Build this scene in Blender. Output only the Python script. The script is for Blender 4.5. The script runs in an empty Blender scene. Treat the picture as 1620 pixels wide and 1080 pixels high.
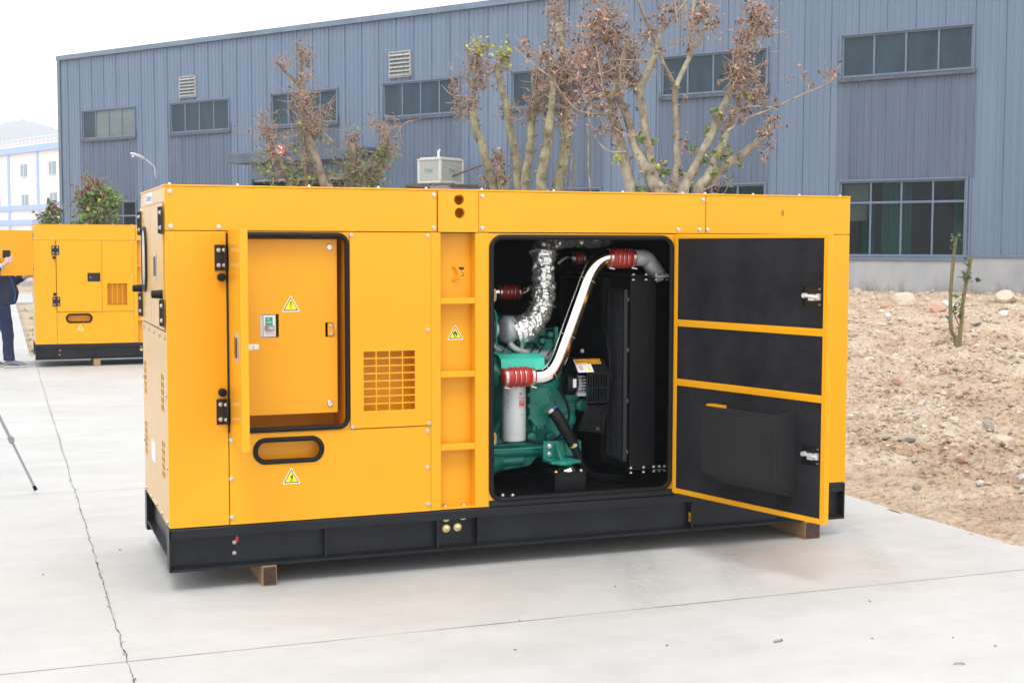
import bpy, bmesh, math, random
from mathutils import Vector, Matrix, noise
SC = bpy.context.scene
COL = SC.collection
random.seed(7)
R = math.radians

# ------------------------------------------------------------------ camera
CAM = Vector((-0.72992, -6.56008, 1.66414)); YAW, PIT, ROL, FPX = 0.3612267, -0.0699766, 0.0021226, 2140.8
cF = Vector((math.sin(YAW)*math.cos(PIT), math.cos(YAW)*math.cos(PIT), math.sin(PIT)))
cR0 = Vector((math.cos(YAW), -math.sin(YAW), 0)); cU0 = cR0.cross(cF)
cR = math.cos(ROL)*cR0 + math.sin(ROL)*cU0; cU = cR.cross(cF)
cam = bpy.data.cameras.new('camera'); camo = bpy.data.objects.new('camera', cam); COL.objects.link(camo)
cam.sensor_width = 36; cam.lens = FPX/1620*36; cam.clip_end = 6000; cam.clip_start = 0.05
camo.matrix_world = Matrix(((cR.x, cU.x, -cF.x, CAM.x), (cR.y, cU.y, -cF.y, CAM.y), (cR.z, cU.z, -cF.z, CAM.z), (0, 0, 0, 1)))
SC.camera = camo
# ------------------------------------------------------------------ light: bright overcast
SUN_EL, SUN_AZ = 58, 205      # azimuth of the sun, degrees clockwise from +Y
w = bpy.data.worlds.new('World'); SC.world = w; w.use_nodes = True
nt = w.node_tree; nt.nodes.clear()
out = nt.nodes.new('ShaderNodeOutputWorld'); bg = nt.nodes.new('ShaderNodeBackground')
sky = nt.nodes.new('ShaderNodeTexSky'); sky.sky_type = 'NISHITA'; sky.sun_disc = False
sky.sun_elevation = R(SUN_EL); sky.sun_rotation = R(SUN_AZ); sky.dust_density = 4; sky.air_density = 1.2
mx = nt.nodes.new('ShaderNodeMixRGB'); mx.inputs[0].default_value = 0.88; mx.inputs[2].default_value = (13.0, 13.3, 13.8, 1)
nt.links.new(sky.outputs[0], mx.inputs[1]); nt.links.new(mx.outputs[0], bg.inputs[0]); bg.inputs[1].default_value = 0.1
nt.links.new(bg.outputs[0], out.inputs[0])
sl = bpy.data.lights.new('sun', 'SUN'); sl.energy = 1.1; sl.angle = R(18); sl.color = (1, .965, .91)
so = bpy.data.objects.new('sun', sl); COL.objects.link(so)
sd = Vector((math.sin(R(SUN_AZ))*math.cos(R(SUN_EL)), math.cos(R(SUN_AZ))*math.cos(R(SUN_EL)), math.sin(R(SUN_EL))))
so.rotation_euler = sd.to_track_quat('Z', 'Y').to_euler()
SC.view_settings.view_transform = 'Standard'; SC.view_settings.look = 'None'
SC.view_settings.exposure = 0.56; SC.view_settings.gamma = 1
SC.cycles.max_bounces = 8; SC.cycles.volume_bounces = 3

# measured points of the photograph taken back onto real planes of the place
def ray(px, py): return cF + cR*((px-810)/FPX) - cU*((py-540)/FPX)
def onplane(px, py, P0, n):
    d = ray(px, py); return CAM + d*((Vector(P0)-CAM).dot(n)/d.dot(n))
def G3(px, py, y=0.0): return onplane(px, py, (0, y, 0), Vector((0, 1, 0)))
def G(px, py, y=0.0):
    p = G3(px, py, y); return p.x, p.z
def E(px, py):
    p = onplane(px, py, (0, 0, 0), Vector((1, 0, 0))); return p.y, p.z
def GR(px, py, z=0.0): return onplane(px, py, (0, 0, z), Vector((0, 0, 1)))
def DP(px, py, dep): return CAM + ray(px, py)*dep
TH = -0.983; BD = Vector((math.cos(TH), math.sin(TH), 0)); BN = Vector((-BD.y, BD.x, 0)); B0 = Vector((22.55586, 24.2808, 0))
def FB(px, py, off=0.0):
    p = onplane(px, py, B0-BN*off, BN)-B0; return p.dot(BD), p.z

# ------------------------------------------------------------------ materials
MT = {}
def mat(name, col, rough=.5, metal=0, var=.0, vs=3.0, bump=0, bs=60.0, rv=0, coat=0, spec=.5, stretch=None, col2=None, detail=6, tr=0):
    m = bpy.data.materials.new(name); m.use_nodes = True; n = m.node_tree.nodes; L = m.node_tree.links
    b = n['Principled BSDF']; b.inputs['Roughness'].default_value = rough; b.inputs['Metallic'].default_value = metal
    b.inputs['Base Color'].default_value = (*col, 1); b.inputs['Specular IOR Level'].default_value = spec
    if coat: b.inputs['Coat Weight'].default_value = coat; b.inputs['Coat Roughness'].default_value = .12
    if tr: b.inputs['Transmission Weight'].default_value = tr
    tc = n.new('ShaderNodeTexCoord'); mp = n.new('ShaderNodeMapping'); L.new(tc.outputs['Object'], mp.inputs[0])
    if stretch: mp.inputs['Scale'].default_value = stretch
    if var or col2 or rv:
        t = n.new('ShaderNodeTexNoise'); t.inputs['Scale'].default_value = vs; t.inputs['Detail'].default_value = detail; t.inputs['Roughness'].default_value = .62
        L.new(mp.outputs[0], t.inputs['Vector'])
        cr = n.new('ShaderNodeValToRGB'); L.new(t.outputs['Fac'], cr.inputs[0])
        cr.color_ramp.elements[0].position = .3; cr.color_ramp.elements[1].position = .7
        c2 = col2 if col2 else tuple(c*(1+var) for c in col)
        c1 = col if col2 else tuple(c*(1-var) for c in col)
        cr.color_ramp.elements[0].color = (*c1, 1); cr.color_ramp.elements[1].color = (*c2, 1)
        if var or col2: L.new(cr.outputs[0], b.inputs['Base Color'])
        if rv:
            mr = n.new('ShaderNodeMapRange'); mr.inputs[3].default_value = max(0, rough-rv); mr.inputs[4].default_value = min(1, rough+rv)
            L.new(t.outputs['Fac'], mr.inputs[0]); L.new(mr.outputs[0], b.inputs['Roughness'])
    if bump:
        t2 = n.new('ShaderNodeTexNoise'); t2.inputs['Scale'].default_value = bs; t2.inputs['Detail'].default_value = 4
        L.new(mp.outputs[0], t2.inputs['Vector'])
        bp = n.new('ShaderNodeBump'); bp.inputs['Strength'].default_value = bump; bp.inputs['Distance'].default_value = .01
        L.new(t2.outputs['Fac'], bp.inputs['Height']); L.new(bp.outputs[0], b.inputs['Normal'])
    MT[name] = m; return m
YEL = (.78, .352, .009)
mat('yellow_paint', YEL, .24, var=.03, vs=1.3, bump=.16, bs=3.2, rv=.05, spec=.34)
mat('yellow_end_glare', (.60, .34, .06), .22, var=.03, vs=1.6, spec=.5, bump=.1, bs=4)  # end wall copy of the yellow, with sky glare put into its paler colour
mat('skid_paint', (.0085, .010, .0135), .36, var=.35, vs=5, bump=.1, bs=90, rv=.12, spec=.3)
mat('rubber', (.005, .005, .006), .5, var=.3, vs=30, bump=.1, bs=200, spec=.25)
mat('foam', (.0035, .0035, .0045), .95, var=.35, vs=4, bump=.5, bs=300, spec=.1)
mat('pocket_foam', (.0125, .0125, .0145), .8, col2=(.017, .017, .019), vs=3, bump=.4, bs=240, spec=.3)
mat('foam_door', (.0075, .0075, .0095), .9, col2=(.026, .026, .029), vs=3.2, bump=.4, bs=240, spec=.18)
mat('black_metal', (.0035, .004, .005), .4, var=.2, vs=8, bump=.04, bs=100, spec=.3)
mat('hinge_black', (.006, .006, .007), .35)
mat('steel', (.66, .64, .6), .28, 1, bump=.05, bs=200)
mat('gold_zinc', (.75, .6, .3), .32, 1, var=.25, vs=60)
mat('chrome', (.86, .84, .8), .1, 1, bump=.02, bs=25, rv=.05)
mat('cast_alu', (.46, .47, .48), .45, .35, var=.15, vs=30, bump=.35, bs=160)
mat('latch_zinc', (.74, .75, .75), .3, .45)
mat('guard_grey', (.016, .018, .021), .5)
mat('foil', (.88, .87, .85), .24, .85, bump=.3, bs=60, rv=.08)
mat('green_paint', (.006, .19, .145), .3, var=.36, vs=9, bump=.12, bs=70, rv=.1)
mat('green_light', (.03, .46, .34), .35, var=.06, vs=6)
mat('red_rubber', (.42, .02, .012), .42, var=.15, vs=20)
mat('filter_white', (.55, .58, .58), .3, var=.03, vs=10)
mat('print_red', (.6, .03, .03), .5)
mat('print_white', (.8, .8, .8), .5)
mat('print_black', (.01, .01, .01), .5)
mat('sign_yellow', (.80, .74, .01), .4)
mat('sign_white', (.78, .76, .78), .4)
mat('sign_green', (.0, .3, .17), .4)
mat('sign_orange', (.85, .42, .03), .4)
mat('label_blue', (.1, .22, .6), .4)
mat('grey_plastic', (.25, .25, .25), .5)
mat('plate_silver', (.55, .55, .56), .35, .6)
mat('end_window', (.55, .58, .62), .07, .9, bump=.25, bs=7)
mat('wood', (.30, .17, .075), .75, col2=(.42, .27, .13), vs=4, stretch=(1, 1, 14), bump=.5, bs=40)
mat('wood_dark', (.05, .022, .015), .7, var=.5, vs=30, bump=.5, bs=60)
mat('clad', (.112, .160, .242), .5, col2=(.150, .203, .282), vs=1.0, stretch=(1.6, 1.6, .12), rv=.06, bump=.08, bs=6, detail=8)
mat('clad_old', (.070, .097, .146), .55, col2=(.108, .145, .212), vs=1.5, stretch=(1.8, 1.8, .15), rv=.06, bump=.08, bs=6, detail=8)
mat('trim_blue', (.16, .225, .31), .5, col2=(.10, .135, .19), vs=.8, stretch=(1, 1, 3), detail=9)
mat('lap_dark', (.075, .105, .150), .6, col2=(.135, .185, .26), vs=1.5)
mat('sapling_bark', (.11, .10, .03), .9, col2=(.21, .17, .08), vs=20, bump=.8, bs=60)
mat('frame_blue', (.115, .16, .228), .45, var=.12, vs=6)
mat('sill_dark', (.07, .085, .105), .6, var=.4, vs=3)
mat('pane_matt', (.030, .054, .074), .42, var=.32, vs=1.6, stretch=(1, 1, .4), spec=.18)
mat('pane_sky_tint', (.12, .15, .155), .4, var=.2, vs=1.1, stretch=(.4, 1, 2))  # bright sky in the glass, put into the pane's own colour
mat('awning_grey', (.075, .095, .125), .6, var=.25, vs=3)
mat('pane_dark', (.012, .02, .022), .08, coat=.2, var=.3, vs=1.0)
mat('curtain', (.02, .42, .33), .9, var=.35, vs=14, stretch=(1, 1, .05))
mat('paper', (.80, .76, .68), .9)
mat('inside_dark', (.008, .009, .012), .9)
mat('plinth', (.42, .425, .43), .85, col2=(.29, .295, .305), vs=1.1, bump=.3, bs=20, stretch=(1, 1, .5), detail=10)
mat('louvre', (.36, .37, .36), .55, .2, var=.3, vs=8)
mat('rust', (.11, .06, .05), .85, var=.4, vs=12, bump=.3)
mat('cooler', (.50, .51, .47), .5, var=.08, vs=6)
mat('cooler_mesh', (.34, .34, .32), .7, var=.2, vs=20)
mat('teal_print', (.02, .3, .33), .5)
mat('bark', (.10, .075, .05), .9, col2=(.45, .39, .29), vs=7, stretch=(1, 1, .8), bump=1.0, bs=26, detail=9)
mat('bark_dark', (.075, .05, .035), .9, col2=(.30, .235, .17), vs=7, stretch=(1, 1, .5), bump=1.0, bs=26, detail=9)
mat('bark_green', (.07, .06, .035), .9, col2=(.38, .34, .21), vs=6.5, bump=.8, bs=30, detail=9)
mat('twig', (.33, .25, .19), .9, var=.3, vs=5)
mat('leaf_dry', (.24, .12, .085), .7, col2=(.60, .37, .27), vs=3.5, detail=1)
mat('leaf_dark', (.12, .06, .045), .8, var=.3, vs=9)
mat('leaf_green', (.075, .15, .025), .55, col2=(.15, .24, .05), vs=4, detail=1)
mat('leaf_lime', (.42, .46, .03), .55, var=.2, vs=4)
mat('leaf_red', (.20, .035, .03), .55, col2=(.30, .09, .06), vs=6)
mat('leaf_deep', (.03, .07, .028), .5, col2=(.07, .14, .05), vs=5)
mat('white_wall', (.78, .74, .73), .85, var=.02, vs=.4)
mat('band_blue', (.36, .50, .78), .7)
mat('far_glass', (.22, .33, .38), .2)
mat('far_red', (.6, .48, .48), .8)
mat('hill', (.07, .10, .10), 1)
mat('lamp_white', (.72, .73, .75), .35)
mat('red_sign', (.62, .06, .05), .5)
mat('jacket', (.012, .017, .045), .85, var=.25, vs=8, bump=.3, bs=60)
mat('jacket_blue', (.01, .10, .38), .7)
mat('jacket_teal', (.01, .09, .17), .7)
mat('jeans', (.010, .018, .06), .9, var=.3, vs=12, bump=.3, bs=90)
mat('skin', (.58, .34, .26), .5, var=.05, vs=20)
mat('hair', (.012, .010, .01), .6)
mat('shoe_grey', (.17, .17, .18), .8, var=.1, vs=30)
mat('shoe_sole', (.45, .42, .36), .8)
mat('lace_blue', (.03, .05, .35), .7)
mat('cuff', (.35, .45, .6), .8)
mat('tripod_alu', (.36, .36, .40), .35, .6)
mat('crack_dark', (.06, .055, .05), 1, var=.5, vs=60)
mat('joint_grey', (.26, .26, .25), 1, var=.3, vs=20)
mat('tuft_dry', (.27, .24, .18), .95)
mat('weed', (.16, .24, .06), .8)
for k, c1, c2 in (('rock_pale', (.50, .38, .27), (.66, .56, .46)), ('rock_red', (.46, .25, .17), (.58, .37, .27)), ('rock_grey', (.36, .31, .26), (.50, .45, .39)), ('rock_white', (.62, .60, .57), (.78, .76, .74))):
    mat(k, c1, .95, col2=c2, vs=9, bump=.9, bs=22)

def soil_mat():
    m = bpy.data.materials.new('soil'); m.use_nodes = True; n = m.node_tree.nodes; L = m.node_tree.links
    b = n['Principled BSDF']; b.inputs['Roughness'].default_value = .97; b.inputs['Specular IOR Level'].default_value = .15
    tc = n.new('ShaderNodeTexCoord')
    def nz(s, d=8, r=.65):
        t = n.new('ShaderNodeTexNoise'); t.inputs['Scale'].default_value = s; t.inputs['Detail'].default_value = d; t.inputs['Roughness'].default_value = r
        L.new(tc.outputs['Object'], t.inputs['Vector']); return t
    def ramp(src, ps):
        c = n.new('ShaderNodeValToRGB'); L.new(src, c.inputs[0])
        while len(c.color_ramp.elements) < len(ps): c.color_ramp.elements.new(.5)
        for e, (p, col) in zip(c.color_ramp.elements, ps): e.position = p; e.color = (*col, 1)
        return c
    a = ramp(nz(1.3).outputs['Fac'], [(.3, (.50, .36, .235)), (.5, (.66, .51, .365)), (.7, (.78, .665, .53))])
    r = ramp(nz(.55, 4).outputs['Fac'], [(.52, (0, 0, 0)), (.72, (.55, .55, .55))])
    mix = n.new('ShaderNodeMixRGB'); L.new(r.outputs[0], mix.inputs[0]); L.new(a.outputs[0], mix.inputs[1]); mix.inputs[2].default_value = (.52, .28, .18, 1)
    v = n.new('ShaderNodeTexVoronoi'); v.inputs['Scale'].default_value = 22; L.new(tc.outputs['Object'], v.inputs['Vector'])
    g = ramp(nz(16, 5).outputs['Fac'], [(.32, (.62, .60, .58)), (.5, (1, 1, 1)), (.72, (1.18, 1.18, 1.2))])
    mul = n.new('ShaderNodeMixRGB'); mul.blend_type = 'MULTIPLY'; mul.inputs[0].default_value = 1
    L.new(mix.outputs[0], mul.inputs[1]); L.new(g.outputs[0], mul.inputs[2]); L.new(mul.outputs[0], b.inputs['Base Color'])
    bp = n.new('ShaderNodeBump'); bp.inputs['Strength'].default_value = 1; bp.inputs['Distance'].default_value = .05
    ad = n.new('ShaderNodeMath'); ad.operation = 'ADD'; L.new(nz(28, 8, .7).outputs['Fac'], ad.inputs[0]); L.new(v.outputs['Distance'], ad.inputs[1])
    L.new(ad.outputs[0], bp.inputs['Height']); L.new(bp.outputs[0], b.inputs['Normal'])
    MT['soil'] = m
soil_mat()
def concrete_mat():
    m = bpy.data.materials.new('concrete'); m.use_nodes = True; n = m.node_tree.nodes; L = m.node_tree.links
    b = n['Principled BSDF']; b.inputs['Specular IOR Level'].default_value = .3
    tc = n.new('ShaderNodeTexCoord')
    def nz(s, d=8, r=.6, sc=None):
        t = n.new('ShaderNodeTexNoise'); t.inputs['Scale'].default_value = s; t.inputs['Detail'].default_value = d; t.inputs['Roughness'].default_value = r
        if sc:
            mp = n.new('ShaderNodeMapping'); mp.inputs['Scale'].default_value = sc; L.new(tc.outputs['Object'], mp.inputs[0]); L.new(mp.outputs[0], t.inputs['Vector'])
        else: L.new(tc.outputs['Object'], t.inputs['Vector'])
        return t.outputs['Fac']
    def mr(src, a, b_, c, d):
        q = n.new('ShaderNodeMapRange'); q.inputs[1].default_value = a; q.inputs[2].default_value = b_; q.inputs[3].default_value = c; q.inputs[4].default_value = d
        L.new(src, q.inputs[0]); return q.outputs[0]
    def mul(a, b_):
        q = n.new('ShaderNodeMath'); q.operation = 'MULTIPLY'; L.new(a, q.inputs[0]); L.new(b_, q.inputs[1]); return q.outputs[0]
    f = mul(mr(nz(.55, 6), .3, .7, .87, 1.07), mr(nz(5, 10, .7), .3, .75, .94, 1.03))
    f = mul(f, mr(nz(1.1, 10, .75, (1, 4, 1)), .38, .66, .94, 1.03))
    f = mul(f, mr(nz(90, 3), .25, .6, .93, 1.0))
    # tyre scuffs: two worn streaks that leave the skid towards the viewer
    sx = n.new('ShaderNodeSeparateXYZ'); L.new(tc.outputs['Object'], sx.inputs[0])
    for (x0, k, wd) in ((2.42, .30, .16), (3.02, .42, .13), (3.9, .5, .10)):
        q = n.new('ShaderNodeMath'); q.operation = 'MULTIPLY_ADD'; L.new(sx.outputs[1], q.inputs[0]); q.inputs[1].default_value = -k; q.inputs[2].default_value = -x0
        s = n.new('ShaderNodeMath'); s.operation = 'ADD'; L.new(sx.outputs[0], s.inputs[0]); L.new(q.outputs[0], s.inputs[1])
        a_ = n.new('ShaderNodeMath'); a_.operation = 'ABSOLUTE'; L.new(s.outputs[0], a_.inputs[0])
        core = mr(a_.outputs[0], wd*.55, wd*1.2, 1, 0)
        yy = mul(mr(sx.outputs[1], -1.25, -.6, 0, 1), mr(sx.outputs[1], .3, 1.0, 1, 0))
        core = mul(mul(core, yy), mr(nz(7, 8, .75, (4, 1, 1)), .38, .68, 0, 1))
        f = mul(f, mr(core, 0, 1, 1, .80))
    cr = n.new('ShaderNodeMixRGB'); L.new(mr(nz(.8, 5), .35, .7, 0, 1), cr.inputs[0])
    cr.inputs[1].default_value = (.498, .494, .478, 1); cr.inputs[2].default_value = (.503, .492, .472, 1)
    mm = n.new('ShaderNodeMixRGB'); mm.blend_type = 'MULTIPLY'; mm.inputs[0].default_value = 1
    L.new(cr.outputs[0], mm.inputs[1]); L.new(f, mm.inputs[2]); L.new(mm.outputs[0], b.inputs['Base Color'])
    L.new(mr(nz(3, 6), .3, .7, .55, .8), b.inputs['Roughness'])
    bp = n.new('ShaderNodeBump'); bp.inputs['Strength'].default_value = .25; bp.inputs['Distance'].default_value = .004
    L.new(nz(70, 6, .7), bp.inputs['Height']); L.new(bp.outputs[0], b.inputs['Normal'])
    MT['concrete'] = m
concrete_mat()

# ------------------------------------------------------------------ mesh helpers
class MB:
    def __init__(s): s.v = []; s.f = []; s.m = []; s.cm = 0; s.xf = None
    def av(s, p):
        p = Vector(p)
        if s.xf: p = s.xf(p)
        s.v.append(tuple(p)); return len(s.v)-1
    def face(s, ids): s.f.append(tuple(ids)); s.m.append(s.cm)
    def poly(s, pts): s.face([s.av(p) for p in pts])
    def box(s, x0, x1, y0, y1, z0, z1):
        i = [s.av(p) for p in ((x0,y0,z0),(x1,y0,z0),(x1,y1,z0),(x0,y1,z0),(x0,y0,z1),(x1,y0,z1),(x1,y1,z1),(x0,y1,z1))]
        for q in ((0,3,2,1),(4,5,6,7),(0,1,5,4),(1,2,6,5),(2,3,7,6),(3,0,4,7)): s.face([i[k] for k in q])
        return s
    def prism(s, pts, y0, y1):               # polygon in xz, thickness along y
        a = [s.av((x, y0, z)) for x, z in pts]; b = [s.av((x, y1, z)) for x, z in pts]; n = len(pts)
        s.face(a); s.face(b[::-1])
        for k in range(n): s.face((a[k], b[k], b[(k+1) % n], a[(k+1) % n]))
        return s
    def prismx(s, pts, x0, x1):              # polygon in yz, extruded along x
        a = [s.av((x0, y, z)) for y, z in pts]; b = [s.av((x1, y, z)) for y, z in pts]; n = len(pts)
        s.face(a); s.face(b[::-1])
        for k in range(n): s.face((a[k], b[k], b[(k+1) % n], a[(k+1) % n]))
        return s
    def plate(s, u0, u1, v0, v1, y0, y1, holes=(), ax='y'):   # plate with rectangular holes
        P = (lambda u, v, w: (u, w, v)) if ax == 'y' else (lambda u, v, w: (w, u, v))
        us = sorted({u0, u1, *[h[0] for h in holes], *[h[1] for h in holes]}); vs = sorted({v0, v1, *[h[2] for h in holes], *[h[3] for h in holes]})
        us = [u for u in us if u0 <= u <= u1]; vs = [v for v in vs if v0 <= v <= v1]
        nu, nv = len(us)-1, len(vs)-1
        def solid(i, j):
            if i < 0 or j < 0 or i >= nu or j >= nv: return False
            cu, cv = (us[i]+us[i+1])/2, (vs[j]+vs[j+1])/2
            return not any(h[0] < cu < h[1] and h[2] < cv < h[3] for h in holes)
        idx = {}
        def vi(i, j, k):
            if (i, j, k) not in idx: idx[(i, j, k)] = s.av(P(us[i], vs[j], (y0, y1)[k]))
            return idx[(i, j, k)]
        for i in range(nu):
            for j in range(nv):
                if not solid(i, j): continue
                s.face((vi(i,j,0), vi(i+1,j,0), vi(i+1,j+1,0), vi(i,j+1,0)))
                s.face((vi(i,j,1), vi(i,j+1,1), vi(i+1,j+1,1), vi(i+1,j,1)))
                if not solid(i-1, j): s.face((vi(i,j,0), vi(i,j+1,0), vi(i,j+1,1), vi(i,j,1)))
                if not solid(i+1, j): s.face((vi(i+1,j,0), vi(i+1,j,1), vi(i+1,j+1,1), vi(i+1,j+1,0)))
                if not solid(i, j-1): s.face((vi(i,j,0), vi(i,j,1), vi(i+1,j,1), vi(i+1,j,0)))
                if not solid(i, j+1): s.face((vi(i,j+1,0), vi(i+1,j+1,0), vi(i+1,j+1,1), vi(i,j+1,1)))
        return s
    def holeplate(s, u0, u1, v0, v1, y0, y1, loop, ax='y'):   # plate with one free-form hole
        P = (lambda u, v, w: (u, w, v)) if ax == 'y' else (lambda u, v, w: (w, u, v))
        cu = sum(p[0] for p in loop)/len(loop); cv = sum(p[1] for p in loop)/len(loop)
        corners = [(u0, v0), (u1, v0), (u1, v1), (u0, v1)]
        pts = list(loop); angs = [math.atan2(q[1]-cv, q[0]-cu) for q in pts]
        o = []
        for a in angs:
            dx, dz = math.cos(a), math.sin(a); t = 1e9
            if dx > 1e-9: t = min(t, (u1-cu)/dx)
            if dx < -1e-9: t = min(t, (u0-cu)/dx)
            if dz > 1e-9: t = min(t, (v1-cv)/dz)
            if dz < -1e-9: t = min(t, (v0-cv)/dz)
            o.append([cu+dx*t, cv+dz*t])
        for c in corners:
            k = min(range(len(o)), key=lambda i: (o[i][0]-c[0])**2+(o[i][1]-c[1])**2); o[k] = list(c)
        n = len(pts); I = [[s.av(P(q[0], q[1], y)) for q in pts] for y in (y0, y1)]; O = [[s.av(P(q[0], q[1], y)) for q in o] for y in (y0, y1)]
        for k in range(n):
            j = (k+1) % n
            s.face((I[0][k], I[0][j], O[0][j], O[0][k])); s.face((I[1][k], O[1][k], O[1][j], I[1][j]))
            s.face((I[0][k], I[1][k], I[1][j], I[0][j])); s.face((O[0][k], O[0][j], O[1][j], O[1][k]))
        return s
    def tube(s, pts, r, seg=12, cap=True, closed=False, wob=0, wf=3.0):
        pts = [Vector(p) for p in pts]; n = len(pts)
        rs = r if isinstance(r, (list, tuple)) else [r]*n
        T = []
        for i in range(n):
            a = pts[i-1] if (i > 0 or closed) else pts[0]; b = pts[(i+1) % n] if (i < n-1 or closed) else pts[-1]
            d = (b-a); T.append(d.normalized() if d.length > 1e-9 else Vector((0, 0, 1)))
        up = Vector((0, 0, 1)) if abs(T[0].z) < .9 else Vector((1, 0, 0))
        N = (up-T[0]*up.dot(T[0])).normalized(); rings = []
        for i in range(n):
            N = (N-T[i]*N.dot(T[i])); N = N.normalized() if N.length > 1e-9 else T[i].orthogonal().normalized()
            B = T[i].cross(N); ring = []
            for k in range(seg):
                a = 2*math.pi*k/seg; d = N*math.cos(a)+B*math.sin(a); rr = rs[i]
                if wob: rr *= 1+wob*noise.noise((pts[i]+d*rs[i])*wf)
                ring.append(s.av(pts[i]+d*rr))
            rings.append(ring)
        for i in range(n if closed else n-1):
            A, Bq = rings[i], rings[(i+1) % n]
            for k in range(seg): s.face((A[k], A[(k+1) % seg], Bq[(k+1) % seg], Bq[k]))
        if cap and not closed: s.face(rings[0][::-1]); s.face(rings[-1])
        return s
    def lathe(s, prof, org, axis=(0, 0, 1), seg=24):     # prof: (radius, height) along the axis
        org = Vector(org); T = Vector(axis).normalized(); N = T.orthogonal().normalized(); B = T.cross(N); rings = []
        for r_, h in prof: rings.append([s.av(org+T*h+(N*math.cos(2*math.pi*k/seg)+B*math.sin(2*math.pi*k/seg))*r_) for k in range(seg)])
        for a, b in zip(rings, rings[1:]):
            for k in range(seg): s.face((a[k], a[(k+1) % seg], b[(k+1) % seg], b[k]))
        s.face(rings[0][::-1]); s.face(rings[-1]); return s
    def text(s, body, size, place, depth=.0004, align='CENTER'):   # place maps (x,y) of the letters to a 3D point
        cu = bpy.data.curves.new('t', 'FONT'); cu.body = body; cu.size = size; cu.align_x = align; cu.align_y = 'CENTER'; cu.resolution_u = 3
        o = bpy.data.objects.new('t', cu); COL.objects.link(o); bpy.context.view_layer.update()
        me = bpy.data.meshes.new_from_object(o.evaluated_get(bpy.context.evaluated_depsgraph_get()))
        b = len(s.v)
        for v in me.vertices: s.av(place(v.co.x, v.co.y))
        for p in me.polygons: s.face([b+i for i in p.vertices])
        bpy.data.objects.remove(o); bpy.data.curves.remove(cu); bpy.data.meshes.remove(me); return s
    def build(s, name, mats, parent=None, smooth=None, bevel=0, recalc=True, seg=2):
        me = bpy.data.meshes.new(name); me.from_pydata(s.v, [], s.f)
        mats = [mats] if isinstance(mats, str) else mats
        for m in mats: me.materials.append(MT[m])
        me.polygons.foreach_set('material_index', s.m)
        if recalc:
            bm = bmesh.new(); bm.from_mesh(me); bmesh.ops.recalc_face_normals(bm, faces=bm.faces[:]); bm.to_mesh(me); bm.free()
        if smooth is not None:
            me.polygons.foreach_set('use_smooth', [True]*len(me.polygons))
            if smooth < 180: me.set_sharp_from_angle(angle=R(smooth))
        me.update()
        o = bpy.data.objects.new(name, me); COL.objects.link(o)
        if parent: o.parent = parent
        if bevel:
            b = o.modifiers.new('bevel', 'BEVEL'); b.width = bevel; b.segments = seg; b.limit_method = 'ANGLE'; b.angle_limit = R(40)
        return o
def tag(o, label=None, cat=None, group=None, kind=None):
    for k, v_ in (('label', label), ('category', cat), ('group', group), ('kind', kind)):
        if v_: o[k] = v_
    return o
def empty(name, loc=(0, 0, 0), rz=0, label=None, cat=None, group=None):
    o = bpy.data.objects.new(name, None); COL.objects.link(o); o.location = loc; o.rotation_euler = (0, 0, rz); o.empty_display_size = .2
    return tag(o, label, cat, group)
def copy_tree(o, parent=None):
    c = o.copy(); COL.objects.link(c)
    if parent: c.parent = parent
    for ch in list(o.children): copy_tree(ch, c)
    return c
def rrect(x0, x1, z0, z1, r, n=6):
    p = []
    for cx, cz, a0 in ((x1-r, z1-r, 0), (x0+r, z1-r, 90), (x0+r, z0+r, 180), (x1-r, z0+r, 270)):
        for k in range(n+1):
            a = R(a0+90*k/n); p.append((cx+r*math.cos(a), cz+r*math.sin(a)))
    return p
def smoothpath(pts, n=8):       # Catmull-Rom through points
    P = [Vector(p) for p in pts]; P = [P[0]*2-P[1]]+P+[P[-1]*2-P[-2]]; o = []
    for i in range(1, len(P)-2):
        for k in range(n):
            t = k/n; a, b, c, d = P[i-1], P[i], P[i+1], P[i+2]
            o.append(.5*((2*b)+(c-a)*t+(2*a-5*b+4*c-d)*t*t+(3*b-a-3*c+d)*t**3))
    o.append(P[-2]); return o
_bolt = {}
def bolt(parent, x, z, y=0.0, r=.009, mt='steel', ax='y', name='bolt'):   # hexagon bolt with washer standing out of a -y (or -x) face
    key = (r, mt, ax, name)
    A = (0, -1, 0) if ax == 'y' else ((-1, 0, 0) if ax == 'x' else (0, 0, 1))
    if key not in _bolt:
        m = MB(); m.lathe([(r*1.25, 0), (r*1.3, .002), (r*1.2, .0035)], (0, 0, 0), A, 14); m.lathe([(r, .003), (r, .008), (r*.75, .010)], (0, 0, 0), A, 6)
        o = m.build(name, mt, None, smooth=35); _bolt[key] = o.data
    else:
        o = bpy.data.objects.new(name, _bolt[key]); COL.objects.link(o)
    o.parent = parent; o.location = (x, y, z); return o
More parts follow.
